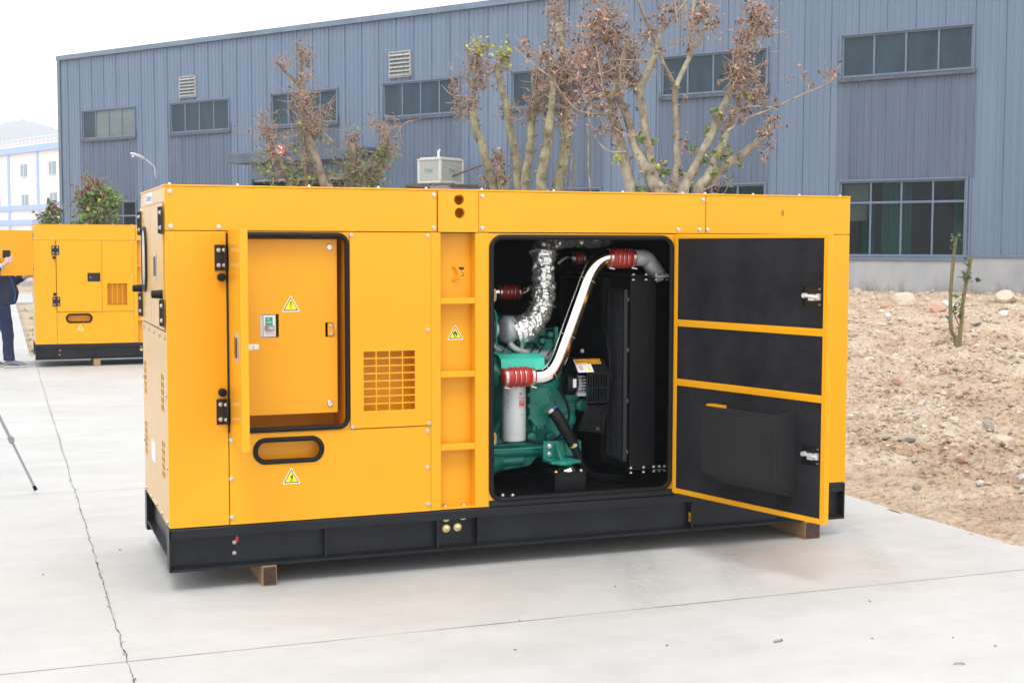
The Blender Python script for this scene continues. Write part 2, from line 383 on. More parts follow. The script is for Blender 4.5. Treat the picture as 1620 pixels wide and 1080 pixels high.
# ------------------------------------------------------------------ generator set
ZT, ZB, ZL, Z0, LX, WY = 1.95, .314, 1.737, .10, 3.806, 1.151
def triangle_sign(parent, cx, cz, s, y, symbol, name='warning_sign', label=None):
    m = MB(); 
    def tri(sc, r, y0, y1, mi):
        m.cm = mi; h = s*sc; c = [(cx, cz+h*.62), (cx-h*.56, cz-h*.38), (cx+h*.56, cz-h*.38)]; pts = []
        for i, p in enumerate(c):
            a, b = Vector(c[i-1]), Vector(c[(i+1) % 3]); p = Vector(p); u1 = (a-p).normalized(); u2 = (b-p).normalized(); rr = r*s
            for k in range(5): t = k/4; pts.append(tuple(p+u1*rr*(1-t)**2+u2*rr*t**2))
        m.prism(pts, y0, y1)
    tri(1.22, .14, y-.0015, y, 0); tri(1.0, .09, y-.0022, y-.0016, 1); tri(.84, .05, y-.0029, y-.0023, 2)
    m.cm = 1; yy = y-.0036; ye = y-.003
    if symbol == '!':
        m.prism([(cx-.05*s, cz+.28*s), (cx+.05*s, cz+.28*s), (cx+.025*s, cz-.06*s), (cx-.025*s, cz-.06*s)], yy, ye)
        m.prism([(cx+.042*s*math.cos(R(a)), cz-.17*s+.042*s*math.sin(R(a))) for a in range(0, 360, 36)], yy, ye)
    elif symbol == 'bolt':
        m.prism([(cx+.07*s, cz+.26*s), (cx-.10*s, cz-.02*s), (cx-.0*s, cz+.0*s), (cx+.11*s, cz+.06*s)][::1], yy, ye)
        m.prism([(cx+.02*s, cz+.04*s), (cx+.11*s, cz+.06*s), (cx-.01*s, cz-.26*s)], yy-.0005, yy-.0001)
        m.prism([(cx-.07*s, cz-.19*s), (cx+.05*s, cz-.16*s), (cx-.03*s, cz-.30*s)], yy-.0011, yy-.0006)
    else:
        fl = [(0, .30), (-.06, .14), (-.13, .17), (-.17, 0), (-.13, -.16), (-.05, -.24), (.06, -.24), (.14, -.15), (.17, .0), (.12, .14), (.06, .08)]
        m.prism([(cx+a*s, cz+b*s) for a, b in fl], yy, ye); m.cm = 2
        m.prism([(cx+a*s*.42, cz-.09*s+b*s*.42) for a, b in fl], yy-.0008, yy-.0002)
    o = m.build(name, ['sign_white', 'print_black', 'sign_yellow'], parent)
    if label: o['label'] = label
    return o
def hinge(parent, x, z, h=.125, w=.075, y=0, name='hinge', open_=False):
    m = MB()
    if open_:      # leaf folded with the door: plate on the frame + knuckle
        m.box(x-w*.5, x, y-.006, y, z-h/2, z+h/2); m.lathe([(.008, 0), (.008, h*.96)], (x+.004, y-.014, z-h*.48), (0, 0, 1), 10)
    else:
        m.box(x-w/2, x-.006, y-.006, y, z-h/2, z+h/2); m.box(x+.006, x+w/2, y-.006, y, z-h/2, z+h/2)
        m.lathe([(.008, 0), (.008, h*.96)], (x, y-.009, z-h*.48), (0, 0, 1), 10)
    o = m.build(name, 'hinge_black', parent, smooth=40, bevel=.0015)
    for sx in ((-.26,) if open_ else (-.26, .26)):
        for sz in (-.3, .3): bolt(o, x+w*sx, z+h*sz, y-.006, .0085, 'steel')
    return o
def buffer(parent, x, z, y=0):
    m = MB(); m.lathe([(.020, 0), (.020, .03), (.015, .034), (.006, .034), (.006, .028)], (x, y, z), (0, -1, 0), 18)
    return m.build('rubber_buffer', 'rubber', parent, smooth=40)
def paddle_latch(parent, x, z, y=0, w=.12, h=.085):
    m = MB(); m.prism(rrect(x-w/2, x+w/2, z-h/2, z+h/2, .008, 3), y-.004, y)
    m.box(x+.0, x+w*.4, y-.009, y-.0035, z-h*.36, z+h*.36)
    o = m.build('latch', 'hinge_black', parent, bevel=.0015); k = MB(); k.lathe([(.008, 0), (.008, .004)], (x-w*.27, y-.004, z), (0, -1, 0), 12); k.build('lock', 'steel', o, smooth=40); return o
def end_door(parent, side, loc, yaw):    # built in its own frame: u from its hinge edge, outer face at y=0 facing -y
    o = MB().box(0, .475, 0, .03, 1.262, 1.868).build('end_door', 'yellow_paint', parent, bevel=.004)
    return o
def make_generator(root, far):
    Y = 'yellow_paint'
    # skid: channel rails, end channels, ribs, deck
    m = MB(); t = .008
    for y0, s in ((0, 1), (WY, -1)):
        def yy(a): return y0+s*a
        prof = [(yy(0), .262), (yy(0), .302), (yy(.006), .310), (yy(.09), .310), (yy(.09), .300), (yy(.058), .300), (yy(.058), .114), (yy(.09), .114), (yy(.09), Z0), (yy(0), Z0), (yy(0), .113), (yy(.045), .122), (yy(.045), .255)]
        m.prismx(prof, .0, 3.80)
        for xr in (.759, 1.344, 1.565, 2.815): m.box(xr-.005, xr+.005, min(yy(.002), yy(.05)), max(yy(.002), yy(.05)), .116, .258)
        m.box(-.004, .004, min(yy(0), yy(.09)), max(yy(0), yy(.09)), Z0+.001, .309); m.box(3.796, 3.806, min(yy(0), yy(.09)), max(yy(0), yy(.09)), Z0+.001, .309)
    m.box(.035, .045, .092, WY-.092, .155, .305); m.box(.0, .05, .092, WY-.092, .145, .155); m.box(3.75, 3.76, .092, WY-.092, .12, .305)
    for xr in (.8, 1.45, 2.2, 2.9): m.box(xr, xr+.06, .092, WY-.092, .16, .303)
    m.box(.06, 3.74, .095, WY-.095, .304, .311)
    skid = m.build('skid_frame', 'skid_paint', root, smooth=30)
    for px, py in ((710, 838), (728, 836)):
        x, z = G(px, py); bolt(skid, x, z, .045, .017, 'gold_zinc', name='tie_bolt')
    for px, py in ((706, 819), (733, 816)):
        x, z = G(px, py, .04); bolt(skid, x, z, .045, .016, 'gold_zinc', name='tie_bolt')
    for px, py in ((373, 877), (373, 860)):
        x, z = G(px, py); bolt(skid, x, z, .045, .008, 'steel', name='earth_bolt')
    x, z = G(376, 855); k = MB(); k.prism(rrect(x-.004, x+.010, z-.012, z+.014, .004, 3), .039, .0445); k.build('earth_label', 'print_red', skid)
    if not far:
        x, z = G(1095, 818); k = MB(); k.cm = 0; k.box(2.8085, 2.8095, .008, .03, .150, .20); k.cm = 1; k.box(2.8078, 2.8084, .014, .024, .160, .185); k.build('rating_sticker', ['sign_orange', 'print_black'], skid)
    # canopy structure behind the front panels
    m = MB()
    m.box(.0, LX, WY-.03, WY, ZB, ZT-.03); m.box(LX-.03, LX, .031, WY-.031, ZB, ZT-.03)
    body = m.build('canopy_shell', Y, root, bevel=.002)
    m = MB(); m.box(-.002, LX+.002, -.002, WY+.002, ZT-.006, ZT+.003); m.box(.01, LX-.01, .01, WY-.01, ZT-.03, ZT-.007)
    roof = m.build('roof', Y, root, bevel=.002)
    for x in (.03, .35, .7, 1.05, 1.3, 1.6, 2.0, 2.4, 2.76, 2.9, 3.2, 3.5, 3.77):
        m2 = MB(); o = bolt(roof, x, ZT+.003, .05, .006, 'steel', ax='z')
    for y in (.25, .5, .75, .95): bolt(roof, .05, ZT+.003, y, .006, 'steel', ax='z')
    # top band, in four lengths
    bands = [(.0, 1.341, 0), (1.347, 1.562, .004), (1.566, 2.875, 0), (2.879, LX, 0)]
    for i, (a, b, dy) in enumerate(bands):
        m = MB()
        if i == 1:
            loops = []
            for px, py in ((726, 316), (727, 337)):
                cx, cz = G(px, py); loops.append((cx, cz))
            zm = (loops[0][1]+loops[1][1])/2
            for (cx, cz), (u, v) in zip(loops, ((zm, ZT-.007), (ZL, zm))):
                m.holeplate(a, b, u, v, -dy, .03, [(cx+.027*math.cos(R(k)), cz+.027*math.sin(R(k))) for k in range(0, 360, 12)])
            o = m.build('lifting_panel', Y, root); q = MB(); q.box(a, b, .10, .11, ZL, ZT-.03); q.box(a-.006, a+.004, .031, .10, ZL, ZT-.03); q.box(b-.004, b+.006, .031, .10, ZL, ZT-.03)
            q.build('lifting_pocket', Y, o)
            for cx, cz in loops: bolt(o, cx-.012, cz-.004, .10, .011, 'steel')
            continue
        m.box(a, b, -dy, .03, ZL, ZT-.007); o = m.build('top_panel', Y, root, bevel=.0025)
        bl = {0: [(.025, ZT-.03), (.027, ZL+.02), (.25, ZL+.018), (1.325, ZT-.028), (1.325, ZL+.02)], 2: [(1.585, ZT-.03), (1.585, ZL+.02), (2.86, ZT-.03), (2.84, ZL+.02), (2.71, ZL+.02)], 3: [(2.89, ZL+.02)]}[i]
        for x, z in bl: bolt(o, x, z, 0, .0095)
        if i == 3 and not far:
            k = MB(); cx, cz = G(1238, 337)
            for dz in (-.008, .008): k.tube([(cx+.007*math.cos(R(a_)), -.001, cz+dz+.007*math.sin(R(a_))) for a_ in range(0, 360, 30)], .0015, 5, closed=True)
            k.build('embossed_mark', 'rust', o)
    # corner panel, lower panel with oval grip recess
    MB().box(.0, .284, .0, .03, ZB, ZL-.003).build('corner_panel', Y, root, bevel=.003)
    x0, z0 = G(402, 733); x1, z1 = G(511, 690); _, z0 = G(456, 729); _, z1 = G(456, 694); x0 += .010; x1 -= .010; z0 += .004; z1 -= .004
    loop = rrect(x0, x1, z0, z1, (z1-z0)/2-.001, 12)
    low = MB().holeplate(.288, 1.306, ZB, .752, .0, .03, loop).build('lower_panel', Y, root)
    MB().tube([(x, -.002, z) for x, z in rrect(x0-.003, x1+.003, z0-.003, z1+.003, (z1-z0)/2, 12)], .0125, 10, closed=True, wob=.12, wf=30).build('grip_seal', 'rubber', low, smooth=60)
    MB().plate(x0-.04, x1+.04, z0-.03, z1+.03, .031, .07, [(x0-.03, x1+.03, z0-.02, z1+.02)]).box(x0-.04, x1+.04, .071, .076, z0-.03, z1+.03).build('grip_recess', Y, low)
    for px, py in ((366, 696), (366, 757), (367, 818), (676, 681), (676, 739), (677, 797)):
        x, z = G(px, py); bolt(low, x, z, 0, .0095)
    cx, cz = G(461, 755); triangle_sign(low, cx, cz, .068, 0, 'bolt', label='yellow triangle sign with a black lightning bolt')
    # grille panel with 4 x 8 air slots
    gx0, gz0 = G(575, 646); gx1, gz1 = G(659, 553); gx0, gx1 = .955, 1.222; gz0, gz1 = .842, 1.140
    holes = []; nc, nr, bw = 4, 8, .0065
    cw = (gx1-gx0-bw*(nc-1))/nc; ch = (gz1-gz0-bw*(nr-1))/nr
    for i in range(nc):
        for j in range(nr): holes.append((gx0+i*(cw+bw), gx0+i*(cw+bw)+cw, gz0+j*(ch+bw), gz0+j*(ch+bw)+ch))
    gp = MB().plate(.888, 1.306, .757, ZL-.004, -.006, .004, holes).build('grille_panel', Y, root)
    MB().plate(gx0-.03, gx1+.03, gz0-.03, gz1+.03, .005, .12, [(gx0-.02, gx1+.02, gz0-.02, gz1+.02)]).box(gx0-.03, gx1+.03, .121, .13, gz0-.03, gz1+.03).build('air_duct', Y, gp)
    for px, py in ((555, 372), (676, 373), (676, 522), (678, 669), (557, 675)):
        x, z = G(px, py); bolt(gp, x, z, -.006, .0085)
    # ladder post
    lad = MB(); lad.box(1.3085, 1.361, .0, .085, ZB, ZL-.003); lad.box(1.547, 1.620, .0, .085, ZB, ZL-.003); lad.box(1.361, 1.547, .075, .085, ZB, ZL-.003); lad.box(1.361, 1.547, .004, .075, ZB, ZB+.01)
    lad = lad.build('ladder_post', Y, root, bevel=.002)
    for px, py in ((724, 476), (724, 592), (724, 707)):
        x, z = G(px, py); MB().box(1.3612, 1.5468, .002, .055, z-.016, z+.016).build('rung', Y, lad, bevel=.004)
    for x in (1.40, 1.50): bolt(lad, x, ZB+.01, .045, .012, 'steel', ax='z')
    if not far:
        hx, hz0 = G(716, 444, .07); _, hz1 = G(716, 421, .07)
        MB().tube(smoothpath([(hx, .075, hz0), (hx+.02, .05, hz0+.012), (hx+.028, .045, (hz0+hz1)/2), (hx+.02, .05, hz1-.012), (hx, .075, hz1)]), .006, 8).build('grab_handle', Y, lad, smooth=60)
        k = MB(); cx, cz = G(730, 425, .07); k.box(cx-.014, cx+.014, .0738, .0746, cz-.006, cz+.008); k.cm = 1; k.box(cx-.014, cx+.016, .0738, .0746, cz-.05, cz-.008)
        k.cm = 0; k.tube([(cx+.004+.009*math.cos(R(a)), .0732, cz-.03+.009*math.sin(R(a))) for a in range(-150, 100, 20)]+[(cx+.002, .0732, cz-.014)], .0018, 5)
        k.build('lifting_label', ['print_black', 'sign_orange'], lad)
        cx, cz = G(720, 528, .075); triangle_sign(lad, cx, cz, .066, .0745, 'flame', label='yellow triangle sign with a black flame')
    # left end wall
    m = MB(); m.box(.0, .03, .031, WY-.031, 1.872, ZT-.007); eb = m.build('end_top_panel', 'yellow_end_glare', root, bevel=.002)
    m = MB(); m.plate(.031, WY-.031, 1.255, 1.872, .006, .03, [(.1, 1.09, 1.29, 1.85)], ax='x'); m.build('end_frame', 'yellow_end_glare', root)
    q = MB(); q.box(-.0012, 0, .57, .87, 1.884, 1.936); q.cm = 1
    q.text('Cummins', .058, lambda a, b: (-.002, .72-a*1.15, 1.910+b)); q.build('logo_sticker', ['sign_white', 'label_blue'], eb)
    vents = []
    for (ya, yb) in ((.155, .275), (.985, 1.10)):
        for (za, zb) in ((.858, 1.037), (.528, .705)):
            for i in range(2):
                for j in range(5):
                    ww = (yb-ya-.014)/2; hh = (zb-za-.008*4)/5
                    vents.append((ya+i*(ww+.014), ya+i*(ww+.014)+ww, za+j*(hh+.008), za+j*(hh+.008)+hh))
    el = MB().plate(.031, WY-.031, ZB, 1.252, .0, .022, vents, ax='x').build('end_lower_panel', 'yellow_end_glare', root)
    MB().box(.06, .07, .04, WY-.04, ZB, 1.25).build('vent_baffle', Y, el)
    MB().box(-.0012, 0, .60, .77, .54, .645).build('serial_sticker', 'sign_white', el)
    for y in (.06, .3, .55, .8, 1.07):
        o = bolt(el, 0, ZB+.02, y, .009, ax='x'); o = bolt(el, 0, 1.225, y, .009, ax='x')
    for z in (.6, .95):
        for y in (.05, 1.09): bolt(el, 0, z, y, .009, ax='x')
    # end doors
    def edoor(y0, y1, hy, swing):
        W = y1-y0
        d = MB(); rr = None
        if hy > .5:
            cy, cz = .875, 1.592; oval = [(cy+.105*math.cos(R(a)), cz+.158*math.sin(R(a))) for a in range(0, 360, 9)]
            oval = rrect(cy-.095, cy+.095, cz-.165, cz+.165, .0945, 9)
            d.holeplate(y0, y1, 1.262, 1.868, -.008, .02, oval, ax='x'); o = d.build('end_door', 'yellow_end_glare', root)
            MB().tube([(-.010, a, b) for a, b in oval], .010, 10, closed=True).build('window_seal', 'rubber', o, smooth=60)
            MB().prismx([(cy+(a-cy)*.93, cz+(b-cz)*.96) for a, b in oval], -.017, .006).build('inspection_window', 'end_window', o, bevel=.006, seg=3)
        else:
            if swing:
                CA, SA = math.cos(R(39)), math.sin(R(39))
                d.xf = lambda p: Vector((-(p.y-y0)*CA+(p.x+.008)*SA, -(p.y-y0)*SA+(p.x+.008)*CA, p.z))
                d.box(-.008, .022, y0, y1, 1.262, 1.868); o = d.build('end_door', Y, root, bevel=.003)
                k = MB(); k.xf = lambda p: Vector((-p.x*CA+p.y*SA, -p.x*SA-p.y*-CA, p.z)); lx = W-.11
                k.prism(rrect(lx-.06, lx+.06, 1.50, 1.60, .012, 4), -.012, -.001); k.build('latch', 'hinge_black', o)
                for z in (1.80, 1.34): hinge(o, -.028, z, .12, .05, -.0005)
                return o
            d.box(-.008, .022, y0, y1, 1.262, 1.868); o = d.build('end_door', 'yellow_end_glare', root, bevel=.003)
            h = MB(); h.box(-.012, -.008, y0+.27, y0+.38, 1.50, 1.625); h.cm = 1; h.box(-.016, -.0121, y0+.29, y0+.36, 1.515, 1.61); h.build('latch', ['plate_silver', 'hinge_black'], o, bevel=.001)
        for z in (1.785, 1.345):
            k = MB(); s = -1 if hy < .5 else 1
            k.box(-.016, -.009, hy-.045, hy-.005, z-.065, z+.065); k.box(-.016, -.009, hy+.005, hy+.045, z-.065, z+.065); k.lathe([(.010, 0), (.010, .125)], (-.018, hy, z-.0625), (0, 0, 1), 10)
            ho = k.build('hinge', 'hinge_black', o, smooth=40, bevel=.001)
            for dy in (-.028, .028):
                for dz in (-.035, .035): bolt(ho, -.016, z+dz, hy+dy, .009, ax='x')
        k = MB(); k.lathe([(.022, 0), (.018, .05), (.012, .052)], (-.008, hy+(.03 if hy < .5 else -.03), 1.433), (-1, 0, 0), 16); k.build('rubber_buffer', 'rubber', o, smooth=40)
        return o
    edoor(.04, .588, .055, far)
    edoor(.594, 1.115, 1.09, False)
    # right side panel
    MB().box(2.70, LX, .0, .03, ZB, ZL-.003).build('side_panel', Y, root, bevel=.003)
    if far:
        MB().box(.292, .884, -.012, .02, .757, ZL-.004).build('control_door', Y, root, bevel=.003)
        cd = root.children[-1]
        for o in root.children:
            if o.name.startswith('control_door') : cd = o
        for z in (1.60, .90): hinge(cd, .282, z, .125, .10, -.012)
        buffer(cd, .262, 1.50, -.001); buffer(cd, .262, 1.0, -.001)
        paddle_latch(cd, .82-.04, 1.23, -.012, .17, .12)
        MB().box(1.626, 2.69, -.01, .03, .335, 1.722).build('engine_door', Y, root, bevel=.003)
        return
    # ---------------- control compartment, open
    ox0, ox1, oz0, oz1 = .298, .870, .772, 1.715
    fr = MB().holeplate(.2865, .8865, .753, ZL-.004, .002, .028, rrect(ox0, ox1, oz0, oz1, .045, 8)).build('door_frame', Y, root)
    MB().tube([(x, -.004, z) for x, z in rrect(ox0-.003, ox1+.003, oz0-.003, oz1+.003, .045, 8)], .0125, 10, closed=True).build('door_seal', 'rubber', fr, smooth=60)
    MB().plate(.287, .92, .72, ZL+.06, .03, .30, [(.290, .872, .745, ZL+.05)]).box(.287, .92, .301, .31, .72, ZL+.06).build('control_recess', Y, root)
    ix0, iz0 = G(392, 671, .05); ix1, _ = G(535, 650, .05); _, iz1 = G(460, 378, .05); _, izb = G(535, 652, .05)
    cb = MB(); bx0, bx1, bz0, bz1 = .30, ix1, izb, iz1
    wx0, wz0 = G(412, 534, .055); wx1, wz1 = G(441, 497, .055); kx0, kz0 = G(515, 533, .055); kx1, kz1 = G(528, 510, .055)
    cab = MB().plate(bx0, bx1, bz0, bz1, .055, .075, [(wx0, wx1, wz0, wz1), (kx0, kx1, kz0, kz1)]).box(bx0+.01, bx1-.01, .20, .21, bz0+.01, bz1-.01).plate(bx0+.002, bx1-.002, bz0+.002, bz1-.002, .0751, .20, [(bx0+.012, bx1-.012, bz0+.012, bz1-.012)]).build('control_cabinet', Y, root, bevel=.002)
    cx, cz = G(460, 483, .055); triangle_sign(cab, cx, cz, .068, .0548, '!', label='yellow triangle sign with a black exclamation mark')
    b = MB(); b.box(wx0+.001, wx1-.012, .066, .10, wz0+.001, wz1-.001); b.cm = 1; b.box(wx0+.016, wx1-.02, .058, .0659, wz0+.004, wz1-.006)
    br = b.build('circuit_breaker', ['plate_silver', 'lamp_white'], cab, bevel=.001)
    lx0, lx1 = wx0+.026, wx0+.061; g = MB(); g.box(lx0, lx1, .056, .0579, wz1-.052, wz1-.014); g.cm = 1
    g.text('OFF', .0165, lambda a, b_: ((lx0+lx1)/2+a, .0553, wz1-.040+b_)); g.box(lx0+.012, lx0+.018, .0551, .0559, wz1-.026, wz1-.02); g.build('switch_label', ['sign_green', 'print_white'], br)
    g = MB(); g.box(lx0-.002, lx1+.004, .030, .0578, wz1-.078, wz1-.054); g.cm = 1; g.box(lx0+.012, lx1-.002, .028, .0299, wz1-.072, wz1-.060); g.build('switch_lever', ['grey_plastic', 'plate_silver'], br, bevel=.002)
    g = MB(); g.box(kx0+.013, kx1, .060, .066, kz0+.004, kz1-.002); kk = g.build('latch_plate', Y, cab)
    MB().tube(smoothpath([(kx1-.004, .058, kz0+.012), (kx1+.004, .045, kz0+.018), (kx1+.006, .04, (kz0+kz1)/2), (kx1+.004, .045, kz1-.018), (kx1-.004, .058, kz1-.012)], 5), .003, 8).build('latch_ring', 'steel', kk, smooth=60)
    bolt(kk, kx0+.026, kz1-.014, .060, .006); bolt(kk, kx0+.026, kz0+.014, .060, .006)
    MB().box(kx0, kx1, .11, .12, kz0, kz1).build('cavity_shade', 'inside_dark', kk)  # dark plate painted as the shade deep in the lock hole
    for px, py in ((521, 391), (522, 638)):
        x, z = G(px, py, .055); k = MB(); k.lathe([(.016, 0), (.0165, .003), (.013, .006), (.006, .006), (.005, .003)], (x, .055, z), (0, -1, 0), 20); k.build('quarter_turn_lock', 'steel', cab, smooth=30)
    # open control door: swung out about 92 degrees
    cdz0, cdz1 = .752, 1.737; W = .578; T = .034
    d = MB(); d.box(0, W, -.008, T-.008, cdz0, cdz1)
    cd = d.build('control_door', Y, root, bevel=.003); cd.location = (.299, -.006, 0); cd.rotation_euler = (0, 0, R(-93.7))
    MB().box(.2855, .2975, -.003, .0019, .765, ZL-.012).build('hinge_seal', 'rubber', root)
    # frame of the leaf: u = along the door, outer face at y=-.008 (turned towards -x)
    k = MB(); k.box(W-.235, W-.115, -.0125, -.0085, 1.14, 1.27); k.cm = 1; k.box(W-.225, W-.125, -.0165, -.0126, 1.16, 1.25); k.build('latch', ['plate_silver', 'hinge_black'], cd, bevel=.001)
    k = MB(); k.box(W-.085, W-.080, T-.008, T+.045, 1.200, 1.226); k.box(W-.088, W-.070, T+.02, T+.045, 1.204, 1.222); k.box(W-.09, W-.06, T-.008, T-.004, 1.195, 1.231); k.build('latch_catch', 'steel', cd, bevel=.002)
    # hinges of the control door
    for z in (1.608, .868):
        hx = .268; m = MB(); m.box(hx-.04, hx-.0, -.007, 0, z-.062, z+.062); m.lathe([(.010, 0), (.010, .122)], (hx+.008, -.013, z-.061), (0, 0, 1), 12); m.box(hx+.002, hx+.010, -.055, -.016, z-.06, z+.06)
        ho = m.build('hinge', 'hinge_black', root, smooth=40, bevel=.0015)
        for dz in (-.036, .036):
            bolt(ho, hx-.021, z+dz, -.007, .0085, 'steel')
            o = bolt(ho, hx+.002, z+dz, -.038, .0085, 'steel', ax='x')
    buffer(root, .258, 1.515); buffer(root, .256, .962)
    # ---------------- engine bay, open
    ex0, ex1, ez0, ez1 = 1.640, 2.668, .352, 1.708
    fr = MB().holeplate(1.6205, 2.6995, .312, ZL-.004, .006, .03, rrect(ex0-.008, ex1+.008, ez0-.008, ez1+.008, .06, 8)).build('bay_frame', Y, root)
    MB().tube([(x, .0, z) for x, z in rrect(ex0-.004, ex1+.004, ez0-.004, ez1+.004, .058, 8)], .0135, 10, closed=True).build('bay_seal', 'rubber', fr, smooth=60)
    MB().box(1.624, 2.698, -.004, .0055, .3125, .345).build('sill_strip', 'skid_paint', root, bevel=.003)
    ln = MB(); ln.plate(1.560, 3.70, .312, 1.925, .031, WY-.032, [(1.62, 3.60, .325, 1.90)]); ln.box(1.56, 3.7, WY-.031-.03, WY-.0315, .325, 1.90)
    ln.box(2.70, 3.7, .0311, .06, .33, 1.9)
    MB.build(ln, 'acoustic_lining', 'foam', root)
    for o in (G(781, 467, .03), G(781, 694, .03)):
        x, z = o; k = MB(); k.box(x-.022, x+.012, .031, .036, z-.032, z+.032); s = k.build('striker_plate', 'yellow_paint', root, bevel=.001)
        u = MB(); u.tube([(x+.006, .03, z-.022), (x+.006, .012, z-.022), (x+.006, .012, z+.022), (x+.006, .03, z+.022)], .003, 8); u.build('striker_loop', 'steel', s, smooth=60); bolt(s, x+.002, z+.02, .03, .006); bolt(s, x+.002, z-.02, .03, .006)
    # open engine door
    Wd = 1.085; D0, D1 = .325, 1.728; q = Vector((.27, -1.03, 0)).normalized(); ang = math.atan2(q.y, q.x)
    # leaf frame: u along door, v thickness; inner side at v=0 facing the -v direction
    d = MB()
    z_in = [(.352, .915), (.952, 1.236), (1.273, 1.708)]
    d.plate(0, Wd, D0, D1, 0, .012, [(.028, Wd-.028, a, b) for a, b in z_in]); d.box(0, Wd, .0125, .034, D0, D1)
    ed = d.build('engine_door', Y, root, bevel=.002); ed.location = (2.685, -.004, 0); ed.rotation_euler = (0, 0, ang)
    for i, (a, b) in enumerate(z_in):
        f = MB(); hs = []
        if i == 2: hs = [(.925, 1.040, 1.375, 1.475)]
        if i == 0: hs = [(.935, 1.045, .605, .700)]
        f.plate(.0285, Wd-.0285, a+.001, b-.001, .003, .0124, hs)
        fo = f.build('foam_panel', 'foam_door', ed)
        for h in hs:
            k = MB(); k.box(h[0], h[1], .0105, .0123, h[2], h[3]); lo = k.build('latch', 'hinge_black', fo)
            k = MB(); zc = (h[2]+h[3])/2; k.tube([(h[0]+.02, -.004, zc+.004), (h[1]-.008, -.004, zc-.004)], .009, 10); k.tube([(h[0]+.016, .010, zc+.005), (h[0]+.016, -.012, zc+.005)], .012, 10); k.box(h[0]+.045, h[1]-.03, -.010, .008, zc-.018, zc+.012); k.box(h[1]-.022, h[1]-.004, -.006, .010, zc-.016, zc+.016)
            k.build('lock_mechanism', 'latch_zinc', lo, smooth=40); bolt(lo, h[1]-.012, h[3]-.012, .0105, .004); bolt(lo, h[1]-.012, h[2]+.012, .0105, .004)
    px0, px1, pz0, pz1, pd = .385, .900, .43, .86, -.15
    k = MB(); k.prismx([(pd, pz0+.075), (pd, pz1-.01), (pd+.014, pz1-.01), (pd+.014, pz0+.075), (-.001, pz0+.014), (-.001, pz0)], px0, px1)
    for x in (px0, px1-.012): k.prismx([(pd+.0141, pz1-.01), (-.001, pz1-.002), (-.001, pz0+.015), (pd+.0141, pz0+.0751)], x, x+.012)
    po = k.build('document_pocket', 'pocket_foam', ed, bevel=.003)
    MB().box(px0+.015, px0+.12, pd+.02, pd+.06, pz1-.02, pz1-.002).build('pocket_bracket', Y, po)
    make_engine(root)
    # things inside the bay seen through the door: radiator and fan guard
    rx0 = 2.505
    rad = MB(); rz1 = G(1030, 437, .16)[1]; rz0 = G(1030, 738, .16)[1]
    rad.box(rx0, 2.66, .16, 1.0, rz0, rz1); rad.box(rx0+.003, 2.655, .157, .1595, rz0+.004, rz1-.004)
    rad.box(2.60, 2.604, .150, .157, rz0+.2, rz1-.1)
    ra = rad.build('radiator', 'black_metal', root, bevel=.002)
    MB().box(rx0-.02, 2.70, .13, 1.02, rz1, rz1+.006).build('top_flange', 'black_metal', ra); MB().box(rx0-.02, 2.70, .13, 1.02, rz0-.006, rz0).build('bottom_flange', 'black_metal', ra)
    for i, px in enumerate((1002, 1022, 1038, 1047, 1055)):
        x, z = G(px, 437, .14)
        for zz, s in ((rz1+.006, 1), (rz1-.022, 1)): o = bolt(ra, x, zz, .14, .008, 'steel', ax='z')
    for i, px in enumerate((998, 1018, 1034, 1043, 1051)):
        x, z = G(px, 740, .14)
        for zz in (rz0+.0, rz0-.026): o = bolt(ra, x, zz, .14, .008, 'steel', ax='z')
    x, z = G(1042, 740, .12); MB().box(x-.035, x+.035, .118, .126, rz0-.014, rz0-.008).build('clip', 'steel', ra)
    for py in (474, 554, 635, 716):
        x, z = G(997, py, .16); bolt(ra, rx0-.0, z, .19, .010, 'steel', ax='x')
    # fan guard: grid of vertical bars in the plane across the bay
    gxx = rx0-.035; g = MB(); ga, gb, gz0_, gz1_ = .17, .40, G(985, 728, .2)[1], G(985, 458, .2)[1]
    g.plate(ga, gb, gz0_, gz1_, gxx, gxx+.012, [(ga+.02, gb-.02, gz0_+.02, gz1_-.02)], ax='x')
    for i in range(1, 6): y = ga+.02+(gb-ga-.04)*i/6; g.tube([(gxx+.006, y, gz0_+.01), (gxx+.006, y, gz1_-.01)], .0045, 6)
    for i in range(1, 9): z = gz0_+.02+(gz1_-gz0_-.04)*i/9; g.tube([(gxx+.010, ga+.01, z), (gxx+.010, gb-.01, z)], .004, 6)
    g.box(gxx-.004, gxx+.016, ga-.012, ga, gz0_, gz1_)
    g.build('fan_guard', 'guard_grey', root, smooth=40)
    # shroud further back
    g = MB(); g.box(rx0-.05, rx0-.002, .42, 1.05, rz0, rz1-.02); g.lathe([(.36, 0), (.36, .02)], (rx0-.08, .62, (rz0+rz1)/2), (1, 0, 0), 40); g.build('fan_shroud', 'black_metal', ra, smooth=40)
    for px, py in ((964, 460), (986, 453), (921, 555), (951, 562), (961, 596), (961, 626), (946, 678)):
        p = G3(px, py, .42); bolt(ra, gxx+.0-.02 if False else p.x, p.z, .42, .009, 'steel')

